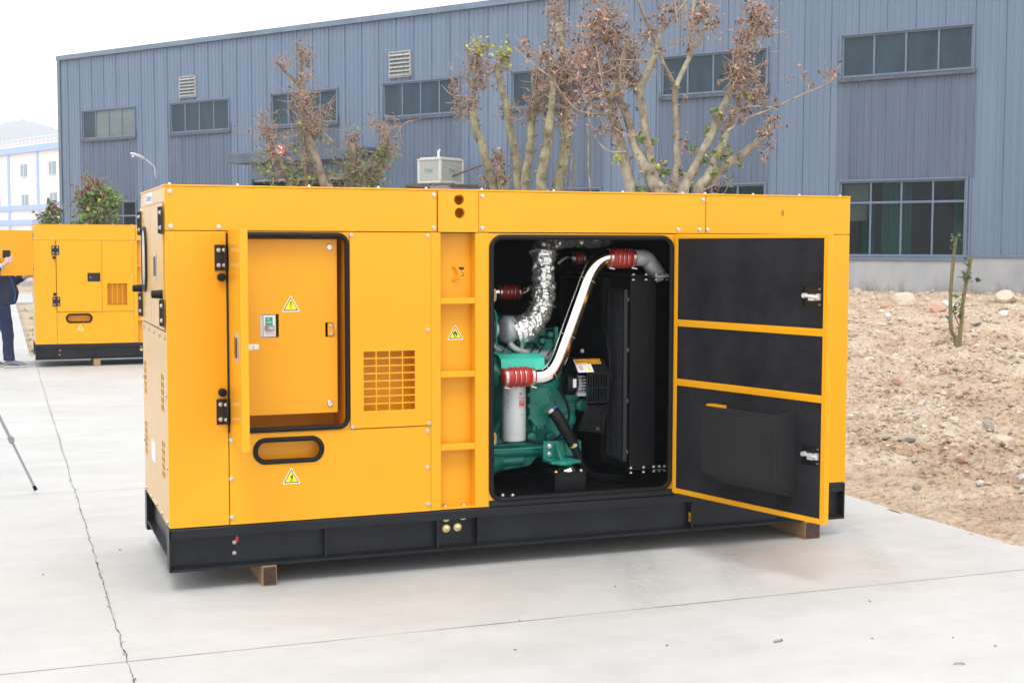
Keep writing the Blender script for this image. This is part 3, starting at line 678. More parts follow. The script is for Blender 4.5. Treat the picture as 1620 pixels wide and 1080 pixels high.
def make_engine(root):
    GP = 'green_paint'
    def P(px, py, y): return G3(px, py, y)
    # block: crankcase, cylinder block, head, sump; built as stepped castings
    m = MB(); a = P(640, 720, .45); x0 = 1.58
    xr = P(905, 700, .42).x
    zs = lambda py, y: P(800, py, y).z
    m.prism([(x0, zs(735, .42)), (xr-.20, zs(722, .42)), (xr-.08, zs(700, .42)), (xr, zs(690, .42)), (xr+.03, zs(640, .42)), (xr-.02, zs(590, .42)), (x0, zs(590, .42))], .42, .85)
    m.box(x0, xr-.16, .40, .42, zs(725, .42), zs(700, .42))                      # pan rail
    m.box(x0, xr-.12, .46, .80, zs(592, .45), zs(545, .45))                      # head
    m.box(x0, xr-.20, .50, .76, zs(546, .45), zs(512, .45))                      # rocker covers
    for i in range(3): m.box(x0+.01+i*.15, x0+.13+i*.15, .49, .77, zs(548, .45)+.005, zs(500, .45))
    for px in (800, 838, 868): c = P(px, 690, .42); m.lathe([(.03, 0), (.032, .05), (.02, .055)], (c.x, .43, c.z), (0, -1, 0), 18)
    for px, py, r in ((902, 622, .05), (918, 640, .035), (899, 662, .04), (925, 620, .028)):
        c = P(px, py, .42); m.lathe([(r, 0), (r*1.02, .03), (r*.7, .038), (r*.35, .04)], (c.x, .43, c.z), (0, -1, 0), 22)
    c = P(880, 700, .42); m.box(c.x-.05, c.x+.13, .36, .60, zs(725, .42), zs(700, .42))
    blk = m.build('engine', GP, root, smooth=32, bevel=.006)
    # sump, darker round belly
    c0 = P(770, 745, .45); s = MB(); pts = [(x0, zs(690, .45)-.04), (xr-.15, zs(690, .45)-.04), (xr-.16, zs(705, .45)), (xr-.26, zs(728, .45)-.03), (x0+.16, zs(735, .45)-.035), (x0+.09, zs(745, .45)-.05), (x0+.05, .318), (x0, .314)]
    s.prism(pts, .40, .80); s.tube([(x0, .405, zs(712, .45)), (xr-.17, .405, zs(712, .45))], .035, 14); s.tube([(x0, .405, zs(727, .45)), (xr-.30, .405, zs(727, .45))], .03, 14)
    s.tube([(x0, .42, zs(728, .45)-.02), (x0+.16, .42, zs(728, .45)-.02), (x0+.30, .44, zs(722, .45))], [.085, .075, .05], 20).build('oil_sump', GP, blk, smooth=40, bevel=.008)
    s = MB(); z = zs(709, .40); s.box(x0, xr-.17, .362, .42, z-.004, z+.004); s.build('sump_flange', 'green_light', blk, bevel=.001)
    # oil cooler cover: plate with pointed lower end and bolts
    pts = [(838, 612), (869, 612), (870, 662), (864, 672), (856, 676), (852, 680), (846, 672), (838, 662)]
    m = MB(); q = [(P(px, py, .34).x, P(px, py, .34).z) for px, py in pts]; m.prism(q, .34, .42)
    for px, py in ((847, 676), (860, 674)): c = P(px, py, .35); m.tube([(c.x, .37, c.z+.03), (c.x, .37, c.z-.02)], .016, 12)
    cv = m.build('cooler_cover', 'green_paint', blk, smooth=35, bevel=.004)
    for px, py in ((837, 624), (837, 642), (837, 660), (869, 622), (869, 642), (869, 660), (852, 676)):
        c = P(px, py, .335); bolt(cv, c.x, c.z, .338, .009, 'green_paint')
    # water outlet housing behind the hose
    m = MB(); c = P(785, 590, .30)
    m.tube([(c.x-.10, .38, c.z+.02), (c.x-.02, .33, c.z+.005), (c.x+.035, .27, P(795, 597, .26).z)], [.09, .085, .055], 24); m.lathe([(.06, 0), (.063, .015), (.055, .018)], (P(794, 597, .26).x-.01, .26, P(794, 597, .26).z), (1, 0, 0), 26)
    m.box(c.x-.11, c.x-.03, .30, .42, c.z-.22, c.z-.03); c2 = P(789, 590, .2); m.lathe([(.013, 0), (.013, .012)], (c2.x, .205, c2.z), (0, -1, 0), 14)
    m.build('outlet_housing', GP, blk, smooth=40, bevel=.004)
    m = MB(); p = [P(797, 610, .34), P(801, 640, .34), P(795, 662, .34), P(784, 680, .36), P(775, 690, .38)]; m.tube(smoothpath(p), .022, 12); m.build('coolant_tube', GP, blk, smooth=60)
    # heat shield over the red hose
    m = MB(); A = P(795, 560, .20); B = P(862, 582, .20); arc = []
    xs = [P(790, 575, .22).x, P(861, 575, .2).x]; za, zb = P(800, 562, .22).z, P(800, 585, .19).z
    prof = [(.30, za+.004), (.245, za+.001), (.20, za-.018), (.185, zb)]
    pr2 = [(y+.003, z-.003) for y, z in prof][::-1]
    m.prismx(prof+pr2, xs[0], xs[1]); m.build('heat_shield', 'green_light', blk, bevel=.001)
    # white spin-on filter with red print
    c = P(813, 640, .25); zt, zbm = P(813, 606, .25).z, P(813, 697, .25).z; r = P(831, 650, .25).x-P(813.5, 650, .25).x
    f = MB(); h = zt-zbm; f.lathe([(r*.75, 0), (r*.93, .004), (r, .014), (r, h), (r*.9, h+.004)], (c.x, .25, zbm), (0, 0, 1), 40)
    fo = f.build('oil_filter', 'filter_white', blk, smooth=40)
    def wrap(a, b, zc, th0): th = th0+a/(r+.0006); return (c.x+math.sin(th)*(r+.0008), .25-math.cos(th)*(r+.0008), zc+b)
    t = MB(); th0 = R(24); zz = lambda py: P(822, py, .21).z
    t.text('DCEC', .020, lambda a, b: wrap(a, b, zz(629), th0))
    t.tube([wrap(-.012+.008*math.cos(R(k)), .008*math.sin(R(k)), zz(622), th0) for k in range(0, 360, 30)], .0012, 4, closed=True)
    t.tube([wrap(-.012+.0035*math.cos(R(k)), .0035*math.sin(R(k)), zz(622), th0) for k in range(0, 360, 40)], .0012, 4, closed=True)
    t.text('C', .020, lambda a, b: wrap(a+.014, b, zz(622), th0))
    for k in range(8):      # band, bent round the can in strips
        a0 = -.021+.042*k/8; a1 = a0+.042/8
        t.poly([wrap(a0, .022, zz(639), th0), wrap(a1, .022, zz(639), th0), wrap(a1, -.006, zz(639), th0), wrap(a0, -.006, zz(639), th0)])
    t.tube([wrap(a, b, zz(639), th0) for a, b in ((-.021, -.006), (-.021, -.018), (.021, -.018), (.021, -.006))], .0009, 4)
    t.text('机油滤清器', .0075, lambda a, b: wrap(a, b, zz(639)-.012, th0)); t.text('LF9009', .008, lambda a, b: wrap(a, b, zz(655), th0)); 
    t.cm = 1
    def wrap2(a, b, zc, th_): th = th_+a/(r+.0016); return (c.x+math.sin(th)*(r+.0016), .25-math.cos(th)*(r+.0016), zc+b)
    t.text('东风康明斯', .0080, lambda a, b: wrap2(a, b, zz(639)+.015, th0)); t.text('OIL FILTER', .0068, lambda a, b: wrap2(a, b, zz(639)+.005, th0))
    t.cm = 2
    for k in range(9): t.text('·' if k % 3 else '■', .006, lambda a, b, k=k: wrap(a, b, zt-.05-.013*k, R(-48)))
    t.build('filter_print', ['print_red', 'print_white', 'print_black'], fo, recalc=False)
    m = MB(); m.lathe([(r*1.05, 0), (r*1.1, .02), (r*.9, .05)], (c.x, .25, zt+.002), (0, 0, 1), 30); m.box(c.x-.03, c.x+.04, .27, .42, zt+.004, zt+.05); m.build('filter_head', GP, blk, smooth=40)
    # polished charge pipe
    yp = .17
    A = [(825, 597), (848, 596.5), (862, 594), (873, 586), (881, 573), (888, 556), (900, 524), (912, 491), (922, 463), (929, 443), (936, 428), (945, 416), (955, 409.5), (966, 407)]
    pts = smoothpath([P(x, y, yp) for x, y in A], 5)
    m = MB(); m.tube(pts, .0455, 36)
    pipe = m.build('charge_pipe', 'chrome', root, smooth=60)
    for i in (14, 29, 45):
        m = MB(); m.tube([pts[i]-(pts[i+1]-pts[i]).normalized()*.002, pts[i]+(pts[i+1]-pts[i]).normalized()*.002], .0463, 30); m.build('weld_seam', 'cast_alu', pipe, smooth=60)
    def hose(px0, px1, py, y, n=4, dark=False, par=pipe, r=.048):
        a, b = P(px0, py, y), P(px1, py, y); L = b.x-a.x; prof = [(r*.96, 0), (r*1.02, .004), (r*1.02, L*.17)]
        for i in range(n*8+1):
            t = i/(n*8); prof.append((r*(1.06+.10*(0.5-.5*math.cos(2*math.pi*t*n))), L*(.19+.62*t)))
        prof += [(r*1.02, L*.83), (r*1.02, L-.004), (r*.96, L)]
        h = MB(); h.lathe(prof, a, (1, 0, 0), 32); ho = h.build('rubber_hose', 'red_rubber', par, smooth=60)
        for i in range(1, n): q = a+Vector((L*(.19+.62*i/n), 0, 0)); k = MB(); k.lathe([(r*1.095, -.0015), (r*1.11, 0), (r*1.095, .0015)], q, (1, 0, 0), 32); k.build('wire_ring', 'steel', ho, smooth=60)
        for t in (.09, .91):
            q = a+Vector((L*t, 0, 0)); k = MB(); k.lathe([(r*1.05, -.0075), (r*1.065, -.0070), (r*1.065, .0070), (r*1.05, .0075)], q, (1, 0, 0), 32)
            if not dark: k.tube([q+Vector((-.008, -.02, -r*1.08)), q+Vector((.020, -.03, -r*1.22))], [.006, .004], 8)
            k.build('hose_clamp', 'steel', ho, smooth=50)
        return ho
    hose(794, 845, 597, yp); hose(960, 1003, 408.5, yp)
    m = MB(); m.tube(smoothpath([P(1002, 408, yp), P(1014, 408, yp), P(1023, 410, yp+.01), P(1031, 420, yp+.02), P(1042, 437, yp+.04)], 6), [.036]*7+[.037]*6+[.036]*6+[.035]*6, 24) if False else m.tube(smoothpath([P(1002, 408, yp), P(1014, 408, yp), P(1023, 410, yp+.01), P(1031, 420, yp+.02), P(1043, 438, yp+.04)], 6), .0445, 24, wob=.05, wf=14)
    e = P(1046, 437, yp); m.box(e.x-.06, e.x+.03, yp-.05, yp+.09, e.z-.004, e.z+.006); m.build('cast_elbow', 'cast_alu', pipe, smooth=50)
    # foil wrapped exhaust pipe
    ye = .36
    A = [(812, 528), (830, 519), (846, 506), (856, 488), (860, 466), (860, 440), (859, 418), (860, 398), (864, 386), (878, 377), (905, 374), (960, 373)]
    pts = smoothpath([P(x, y, ye+(0 if i < 8 else .06*(i-7))) for i, (x, y) in enumerate(A)], 12)
    m = MB(); n = len(pts); m.tube(pts, [.062+.020*math.exp(-(i/19)**2)+.008*noise.noise(Vector((i*.27, 0, 3))) for i in range(n)], 56)
    o = m.build('exhaust_pipe', 'foil', root, smooth=180)
    for v in o.data.vertices:
        q = v.co; k = noise.noise(q*26)*.010+noise.noise(q*62)*.0065+abs(noise.noise(Vector((q.x*16, q.y*16, q.z*90))))*.006
        v.co = q+v.normal*k
    o.data.set_sharp_from_angle(angle=R(14))
    for i in (40, 82): k = MB(); c_ = pts[i]; t_ = (pts[i+1]-pts[i]).normalized(); k.tube([c_-t_*.004, c_+t_*.004], .079, 26, wob=.1, wf=30); k.build('wrap_wire', 'foil', o, smooth=60)
    # turbocharger
    c = P(806, 521, .34); m = MB(); m.lathe([(.04, -.045), (.062, -.04), (.074, -.02), (.0745, -.003), (.071, 0), (.0745, .003), (.074, .018), (.060, .038), (.035, .045)], (c.x, .36, c.z), (1, .15, 0), 40)
    tb = m.build('turbocharger', 'cast_alu', root, smooth=50)
    m = MB(); m.lathe([(.03, 0), (.045, .01), (.045, .03), (.02, .05)], (c.x-.06, .36, c.z), (-1, 0, 0), 24); m.tube(smoothpath([(c.x, .36, c.z-.05), (c.x+.02, .33, c.z-.10), (c.x+.10, .34, c.z-.13)], 5), .018, 12); m.build('compressor_cover', 'cast_alu', tb, smooth=50)
    # second (far side) hoses up behind
    hp = MB(); a = P(778, 462, .62); hp.tube([a, a+Vector((.08, 0, 0))], .03, 16); far_ = hp.build('air_pipe', 'chrome', root, smooth=60); hose(788, 824, 462, .62, 4, True, far_, .036)
    m = MB(); m.tube(smoothpath([P(824, 462, .62), P(836, 456, .62), P(846, 452, .66)], 5), .03, 14); m.build('pipe_end', 'chrome', far_, smooth=60)
    m = MB(); m.tube(smoothpath([P(880, 418, .8), P(890, 410, .8), P(902, 407, .8), P(960, 405, .8)], 5), .03, 16); m.build('bypass_pipe', 'chrome', far_, smooth=60); hose(905, 925, 408, .79, 3, True, far_, .034)
    # green brackets, lines
    m = MB(); m.tube(smoothpath([P(776, 566, .30), P(776, 500, .30), P(780, 491, .30), P(785, 500, .30), P(785, 540, .30), P(790, 548, .30), P(812, 560, .30)], 5), .0055, 8)
    m.tube(smoothpath([P(776, 560, .3), P(786, 558, .3), P(795, 561, .3)], 4), .008, 8)
    m.build('fuel_line', GP, blk, smooth=60)
    m = MB(); a, b = P(852, 520, .42), P(880, 552, .42)
    m.box(a.x, b.x, .42, .47, b.z, a.z); m.box(b.x-.02, b.x, .39, .42, b.z, a.z+.01); m.box(a.x-.06, b.x, .40, .42, b.z-.01, b.z+.004)
    for i in range(5): q = P(818+i*13, 535+random.randint(-6, 8), .40); m.lathe([(.018, 0), (.018, .03), (.01, .035)], (q.x, .41, q.z), (0, -1, 0), 12); m.box(q.x-.02, q.x+.03, .42, .5, q.z-.03, q.z+.03)
    m.build('injection_bracket', GP, blk, smooth=40, bevel=.003)
    m = MB(); m.tube(smoothpath([P(778, 548, .40), P(800, 556, .40), P(830, 558, .40), P(870, 562, .40), P(884, 552, .42)], 6), .028, 14, wob=.15, wf=20); m.build('manifold', 'cast_alu', blk, smooth=60)
    m = MB()
    for k in range(7): a = P(776+k*15, 563+random.randint(-3, 3), .36); b = P(790+k*15, 548+random.randint(-8, 6), .44); m.tube(smoothpath([a, (a+b)/2+Vector((0, -.02, .02)), b], 4), .004, 6)
    m.build('wiring', 'rubber', blk, smooth=60)
    # alternator, belt guard
    m = MB(); c = P(912, 608, .30); m.lathe([(.045, -.06), (.066, -.05), (.068, .0), (.05, .01)], (c.x-.01, .34, c.z+.005), (1, 0, 0), 30); al = m.build('charging_alternator', 'black_metal', blk, smooth=40)
    m = MB(); x1 = c.x+.004
    for k in range(6): z = c.z-.045+.017*k; hw = math.sqrt(max(.0004, .058**2-(z-c.z)**2)); m.box(x1, x1+.045, .33-hw*.9, .335, z, z+.008)
    m.lathe([(.03, 0), (.045, .012), (.05, .03), (.058, .032), (.058, .04)], (x1+.045, .335, c.z), (-1, 0, 0), 26); m.box(x1-.01, x1+.05, .27, .30, c.z-.062, c.z-.045); m.build('alternator_frame', 'cast_alu', al, smooth=40)
    m = MB(); q = P(909, 606, .27); m.box(q.x-.010, q.x+.010, .268, .27, q.z-.024, q.z+.024); m.build('alternator_sticker', 'sign_white', al)
    a, b = P(911, 569, .25), P(960, 589, .25); m = MB()
    za, zb_, zc_ = a.z, P(915, 590, .22).z, P(925, 638, .22).z
    m.prismx([(.22, zb_), (.30, za), (.42, za), (.42, zb_)], a.x, b.x)
    m.build('belt_guard', 'black_metal', root, bevel=.002); bg_ = root.children[-1]
    for o in root.children:
        if o.name.startswith('belt_guard'): bg_ = o
    x2 = P(928, 610, .22).x; x3 = b.x; holes = []; nb = 8
    for k in range(nb):
        u = x2+.008+(x3-x2-.016)*k/nb; holes += [(u, u+(x3-x2)/nb*.55, zc_+.01, (zc_+zb_)/2-.004), (u, u+(x3-x2)/nb*.55, (zc_+zb_)/2+.004, zb_-.012)]
    m = MB(); m.plate(x2, x3, zc_, zb_-.001, .218, .226, holes); m.plate(.2262, .42, zc_, zb_-.001, x3-.006, x3, [(.24, .30, zc_+.02, zb_-.02), (.32, .40, zc_+.02, zb_-.02)], ax='x'); m.build('guard_grille', 'black_metal', bg_)
    def slope(u, v, d=.0):   # point on the sloping guard top: u 0..1 across, v 0..1 up
        y = .22+.08*v; z = zb_+(za-zb_)*v; n_ = Vector((0, -(za-zb_), .08)).normalized(); return Vector((a.x+(b.x-a.x)*u, y, z))+n_*d
    m = MB(); 
    def quad(u0, u1, v0, v1, d, ci): m.cm = ci; m.poly([slope(u0, v0, d), slope(u1, v0, d), slope(u1, v1, d), slope(u0, v1, d)])
    quad(.02, .52, .03, .95, .0012, 0); quad(.04, .86, .60, .95, .0020, 1); quad(.44, .84, .66, .90, .0028, 3); quad(.46, .82, .70, .86, .0034, 1)
    m.cm = 3; L_ = b.x-a.x
    m.text('CAUTION', .016, lambda p, q_: slope(.64+p/L_, .78+q_/.06, .004)); m.text('WARNING', .014, lambda p, q_: slope(.24+p/L_, .78+q_/.06, .003))
    m.cm = 2; m.poly([slope(.34, .14, .002), slope(.48, .14, .002), slope(.41, .52, .002)])
    m.cm = 4; m.tube([slope(.16+.045*math.cos(R(k)), .33+.17*math.sin(R(k)), .0022) for k in range(0, 360, 30)], .0014, 4, closed=True); m.tube([slope(.125, .22, .0022), slope(.195, .44, .0022)], .0014, 4)
    m.build('warning_label', ['sign_white', 'sign_orange', 'sign_yellow', 'print_black', 'print_red'], bg_, recalc=False)
    # second slotted guard, tilted
    m = MB(); A_, B_ = P(914, 692, .30), P(941, 640, .30); C_ = P(952, 640, .30); D_ = P(940, 690, .30)
    A_, B_, C_, D_ = P(915, 680, .32), P(929, 642, .32), P(965, 642, .32), P(955, 684, .32)
    fr = [A_, B_, C_, D_]; m.tube(fr, .008, 8, closed=True)
    for k in range(1, 12): t = k/12; m.tube([A_.lerp(D_, t), B_.lerp(C_, t)], .0035, 5)
    for t in (.35, .68): m.tube([A_.lerp(B_, t), D_.lerp(C_, t)], .0035, 5)
    m.build('pulley_guard', 'black_metal', root, smooth=40)
    # radiator hose and cable
    m = MB(); pts = smoothpath([P(872, 648, .26), P(881, 658, .24), P(893, 678, .22), P(905, 699, .22), P(908, 705, .22)], 8); n = len(pts)
    m.tube(pts, [.034-.006*max(0, i/n-.3) for i in range(n)], 24); hs = m.build('radiator_hose', 'rubber', root, smooth=60)
    m = MB(); m.tube(smoothpath([P(908, 705, .22), P(915, 722, .22), P(922, 740, .23), P(935, 752, .26), P(960, 756, .30), P(985, 757, .32)], 8), .024, 18); m.build('lower_hose', 'black_metal', hs, smooth=60)
    m = MB(); q = P(869, 647, .26); m.tube([q+Vector((-.004, 0, .004)), q+Vector((.008, -.001, -.008))], .037, 24); m.build('hose_clamp', 'steel', hs, smooth=50)
    m = MB(); q = P(906, 702, .22); m.tube([q, q+Vector((.006, 0, -.012))], .030, 24); m.box(q.x-.012, q.x+.010, .183, .192, q.z-.01, q.z+.006); m.build('hose_clamp', 'gold_zinc', hs, smooth=50)
    m = MB(); q = P(877, 643, .22); m.box(q.x-.016, q.x+.008, .205, .212, q.z-.006, q.z+.006); m.build('clamp_tag', 'jacket_blue', hs)
    m = MB(); m.tube(smoothpath([P(832, 694, .30), P(850, 700, .28), P(870, 698, .28), P(888, 687, .30), P(900, 660, .32), P(896, 635, .33), P(882, 612, .34)], 8), .008, 10); m.build('battery_cable', 'rubber', root, smooth=60)
    # engine mount bracket on black stand
    m = MB(); a, b = P(865, 700, .22), P(911, 736, .22); zt_, zm_ = a.z, P(880, 731, .22).z
    m.box(a.x, b.x-.04, .27, .29, zm_, zt_); m.prism([(a.x, zm_+.0), (b.x, zm_), (b.x+.0, zm_+.016), (a.x, zm_+.016)], .15, .2699); m.prismx([(.27, zt_-.01), (.27, zm_+.016), (.17, zm_+.016)], a.x+.065, a.x+.078)
    m.lathe([(.065, 0), (.065, .014)], ((a.x+b.x)/2, .20, zm_-.006), (0, 0, 1), 30)
    mt = m.build('engine_mount', GP, blk, smooth=35, bevel=.003)
    for px, py in ((869, 705), (869, 718)): q = P(px, py, .27); bolt(mt, q.x, q.z, .27, .011, 'steel')
    q = P(898, 740, .20); m = MB(); m.lathe([(.052, -.010), (.05, 0), (.032, .016), (.030, .020)], (q.x, .20, q.z), (0, 0, 1), 28); m.build('mount_pad', 'chrome', mt, smooth=40)
    m = MB(); a, b = P(876, 748, .13), P(928, 748, .13); m.box(a.x, b.x, .12, .30, a.z-.010, a.z); m.box(a.x+.008, b.x-.004, .13, .29, .312, a.z-.0101); st = m.build('mount_stand', 'black_metal', root, bevel=.003)
    for px in (880, 920): q = P(px, 745, .14); bolt(st, q.x, a.z+.0, .145, .009, 'gold_zinc', ax='z')
    for px in (795, 811): q = P(px, 783, .06); m = MB(); m.lathe([(.012, 0), (.012, .008), (.009, .014)], (q.x, .06, q.z-.006), (0, 0, 1), 16); m.build('deck_bolt', 'steel', root, smooth=40)

GEN = empty('generator_set', (0, 0, 0), 0, 'big yellow canopied generator set on black skid, its engine bay door swung open', 'generator')
make_generator(GEN, False)
GEN2 = empty('generator_set', (-.302, 13.0, 0), 0, 'smaller looking yellow generator in the background, half hidden, control door shut', 'generator')
make_generator(GEN2, True)
# timber blocks under the skids
def block(x, y0, y1, ztop, w, lab, dark=True):
    m = MB(); m.box(x-w/2, x+w/2, y0, y1, .002, ztop); 
    if dark: m.cm = 1; m.box(x-w/2+.004, x+w/2-.004, y0-.003, y0-.0005, .006, ztop-.004)
    o = m.build('timber_block', ['wood', 'wood_dark'], None, bevel=.003); tag(o, lab, 'wood block', 'timber blocks under the skids'); return o
block(.474, -.012, .62, Z0-.001, .070, 'timber block under the left end of the open generator')
block(3.585, -.012, .62, Z0-.001, .10, 'timber block under the open generator beneath its wide open engine door')
block(.50, 12.99, 13.7, Z0-.001, .09, 'pale timber block under the background generator', False)
# ------------------------------------------------------------------ ground
m = MB(); m.box(-1500, 1500, -60, 2500, -.5, -.07); tag(m.build('ground', 'soil'), kind='structure')
m = MB(); xs = [-40.29+4.0*k for k in range(11)]
m.box(-36, 4.57, -14, 14.97, -.15, 0); m.box(-36, -.34, 14.9701, 35.5, -.15, -.0005); tag(m.build('pavement', 'concrete'), kind='structure')
m = MB(); m.box(-60, 30, 35.6, 44, -.15, .0); tag(m.build('road', 'concrete'), kind='structure')
m = MB(); m.box(-60, 14, 55, 55.4, -.1, .16); tag(m.build('kerb', 'plinth', bevel=.02), kind='structure')
random.seed(3)
# sawn joints and the long ragged crack
m = MB()
for yj in (-5.03, -1.03, 2.97, 6.97, 10.97):
    x = -20.0; pts = []
    while x < 4.57: pts.append((x, yj+.003*noise.noise(Vector((x*3, yj, 0))))); x += .12
    for a, b in zip(pts, pts[1:]):
        wd = .0022*(1+noise.noise(Vector((a[0]*2, 0, yj))))
        m.poly([(a[0], a[1]-wd, .002), (b[0], b[1]-wd, .002), (b[0], b[1]+wd, .002), (a[0], a[1]+wd, .002)])
tag(m.build('pavement_joint', 'joint_grey', recalc=False), kind='structure')
m = MB(); y = -8.0; pts = []
while y < 35:
    c_ = -.29+.012*noise.noise(Vector((0, y*1.3, 5)))+.010*noise.noise(Vector((0, y*7, 1)))+.008*noise.noise(Vector((0, y*26, 2)))
    pts.append((c_, y, max(.0007, .0012+.0026*noise.noise(Vector((3, y*5, 2)))+.0035*noise.noise(Vector((3, y*22, 9)))))); y += .022
for a, b in zip(pts, pts[1:]): m.poly([(a[0]-a[2], a[1], .0035), (a[0]+a[2], a[1], .0035), (b[0]+b[2], b[1], .0035), (b[0]-b[2], b[1], .0035)])
for k in range(150):
    y = random.uniform(-3, 9); c_ = -.29+.012*noise.noise(Vector((0, y*1.3, 5)))+random.gauss(0, .010); s = random.uniform(.001, .005)
    m.poly([(c_+s*math.cos(a), y+s*1.8*math.sin(a), .0045) for a in (0, 1.2, 2.3, 3.5, 4.9)])
tag(m.build('pavement_crack', 'crack_dark', recalc=False), kind='structure')

# churned soil right of the pavement, up to the warehouse plinth
def soil_h(x, y):
    dx = x-4.57; e = min(1, max(0, (x-4.52)/.6)); 
    t = (Vector((x, y, 0))-B0).dot(BN)         # distance to the facade plane (negative in front)
    rise = .34*min(1, max(0, (t+16)/13))
    p = Vector((x, y, 0)); rough = min(1, max(0, dx/1.6))
    h = .05*noise.noise(p*.5)+.09*rough*(noise.noise(p*1.1+Vector((7, 0, 0))))
    n1 = noise.noise(p*3.1); n2 = noise.noise(p*7.3); n3 = noise.noise(p*17); n4 = noise.noise(p*39)
    h += rough*(.06*(1-abs(n1)*2)+.055*n2+.038*(1-2*abs(n3))) + (.25+.75*rough)*.009*n4 + (.25+.75*rough)*.012*n3
    ed = (-.010+.022*noise.noise(p*5)+.012*noise.noise(p*19))
    return ed*(1-e)+e*(.0+h*1.0)+rise+e*.03
def grid(name, X, Y):
    v = []; f = []; nx, ny = len(X), len(Y)
    for y in Y:
        for x in X: v.append((x, y, soil_h(x, y)))
    for j in range(ny-1):
        for i in range(nx-1): a = j*nx+i; f.append((a, a+1, a+nx+1, a+nx))
    me = bpy.data.meshes.new(name); me.from_pydata(v, [], f); me.materials.append(MT['soil']); o = bpy.data.objects.new(name, me); COL.objects.link(o); return o
X = [4.52]; 
while X[-1] < 42: X.append(X[-1]+max(.028, .0075*(X[-1]+.7-0)))
Y = [-8.0]
while Y[-1] < 34: Y.append(Y[-1]+(.035 if -2 < Y[-1] < 6 else (.06 if Y[-1] < 14 else .10)))
tag(grid('soil', X, Y), kind='structure')
# patch of weedy soil left of the background generator
# stones
def rock(px, py, s, mt, seed, flat=.6, yaw=None, name='rock', sink=.3):
    random.seed(seed); bm = bmesh.new(); bmesh.ops.create_icosphere(bm, subdivisions=3, radius=1)
    o = Vector((seed*3.1, 0, 0)); cuts = [(Vector((random.gauss(0, 1), random.gauss(0, 1), random.gauss(0, 1))).normalized(), random.uniform(.55, .85)) for _ in range(7)]
    for v in bm.verts:
        p = v.co.copy()
        for n_, d in cuts:
            k = p.dot(n_)-d
            if k > 0: p -= n_*k
        v.co = p*(1+.10*noise.noise(p*2.5+o)+.05*noise.noise(p*7+o))
    me = bpy.data.meshes.new(name); bm.to_mesh(me); bm.free(); me.materials.append(MT[mt])
    ob = bpy.data.objects.new(name, me); COL.objects.link(ob)
    d = ray(px, py); lo, hi = 2.0, 60.0; t = 5.0
    while t < 60:
        q = CAM+d*t
        if q.x > 4.6 and q.z < soil_h(q.x, q.y)+.02: break
        t += .04
    q = CAM+d*t; size = s*t/FPX
    ob.location = (q.x, q.y, soil_h(q.x, q.y)+size*flat*(.5-sink)); ob.scale = (size*.5*1.0, size*.5*.8, size*.5*flat*1.2)
    ob.rotation_euler = (random.uniform(-.2, .2), random.uniform(-.2, .2), random.uniform(0, 6.28) if yaw is None else yaw)
    return ob
big = [(1430, 480, 42, 'rock_pale', 'big pale tan boulder on the soil before the plinth, behind the red lump', .6), (1481, 492, 34, 'rock_red', 'flat reddish brick lump on the soil, just left of the sapling', .45),
       (1592, 477, 46, 'rock_pale', 'large tan rock against the plinth at the right edge, right of the sapling', .5), (1587, 500, 18, 'rock_white', 'white stone in front of the large tan rock, right of the sapling', .8),
       (1541, 513, 22, 'rock_grey', 'grey and white stone just right of the sapling', .6), (1500, 484, 22, 'rock_white', 'white stone between the red lump and the sapling stems', .6),
       (1435, 694, 40, 'rock_grey', 'long dark flat slab lying in the middle of the soil', .3), (1564, 676, 20, 'rock_grey', 'upright grey stone in the churned soil at right', 1.0),
       (1493, 585, 15, 'rock_red', 'small bright orange brick piece in the soil', .6), (1450, 661, 15, 'rock_white', 'thin white chip lying left of the middle of the soil', .35),
       (1500, 692, 28, 'rock_pale', 'rounded pale stone right of the dark slab', .7), (1545, 548, 10, 'rock_white', 'small white pebble right of the sapling foot', .7),
       (1617, 755, 16, 'rock_white', 'white stone cut by the right edge of the photo', .9), (1367, 699, 20, 'rock_pale', 'pale stone left of the dark slab, near the generator', .5),
       (1590, 702, 44, 'rock_pale', 'broad tan stone at the right side of the soil', .5), (1377, 567, 14, 'rock_white', 'white chip close to the generator at the left of the soil', .4),
       (1398, 690, 24, 'rock_grey', 'small slate coloured stone beside the dark slab', .3)]
for i, (px, py, s, mt_, lab, fl) in enumerate(big): tag(rock(px, py, s, mt_, 100+i, fl), lab, 'rock', 'stones on the churned soil')
random.seed(11); L_ = []; USED = set()
for i in range(70):
    py = 485+ (random.random()**1.1)*290; px = random.uniform(1340, 1618)
    if GR(px, py).x < 5.0: continue
    L_.append((px, py))
kinds = [('rock_pale', 'pale tan clod stone scattered on the churned soil'), ('rock_pale', None), ('rock_pale', None), ('rock_red', 'small reddish stone scattered on the churned soil'), ('rock_white', 'small white stone chip scattered on the churned soil'), ('rock_grey', 'small grey stone scattered on the churned soil')]
for i, (px, py) in enumerate(L_):
    random.seed(500+i); k = random.choices(kinds, (3, 3, 3, .8, 1, .4))[0]
    sz = random.uniform(5, 17); fl_ = random.uniform(.35, .8); cl = {'rock_pale': 'tan', 'rock_red': 'reddish', 'rock_white': 'white', 'rock_grey': 'grey'}[k[0]]
    lab = ('tiny', 'small', 'fist sized')[min(2, int((sz-5)/4))]+' '+cl+(' flat' if fl_ < .5 else ' rounded' if fl_ > .68 else '')+' stone '+('far back by the plinth' if py < 530 else 'midway on the soil' if py < 620 else 'on the nearer soil' if py < 700 else 'by the pavement edge')+', '+('beside the generator' if px < 1400 else 'left of the sapling' if px < 1490 else 'below the sapling' if px < 1550 else 'towards the right edge')
    if lab in USED: continue
    USED.add(lab); tag(rock(px, py, sz, k[0], 300+i, fl_), lab, 'rock', 'small stones on the churned soil')
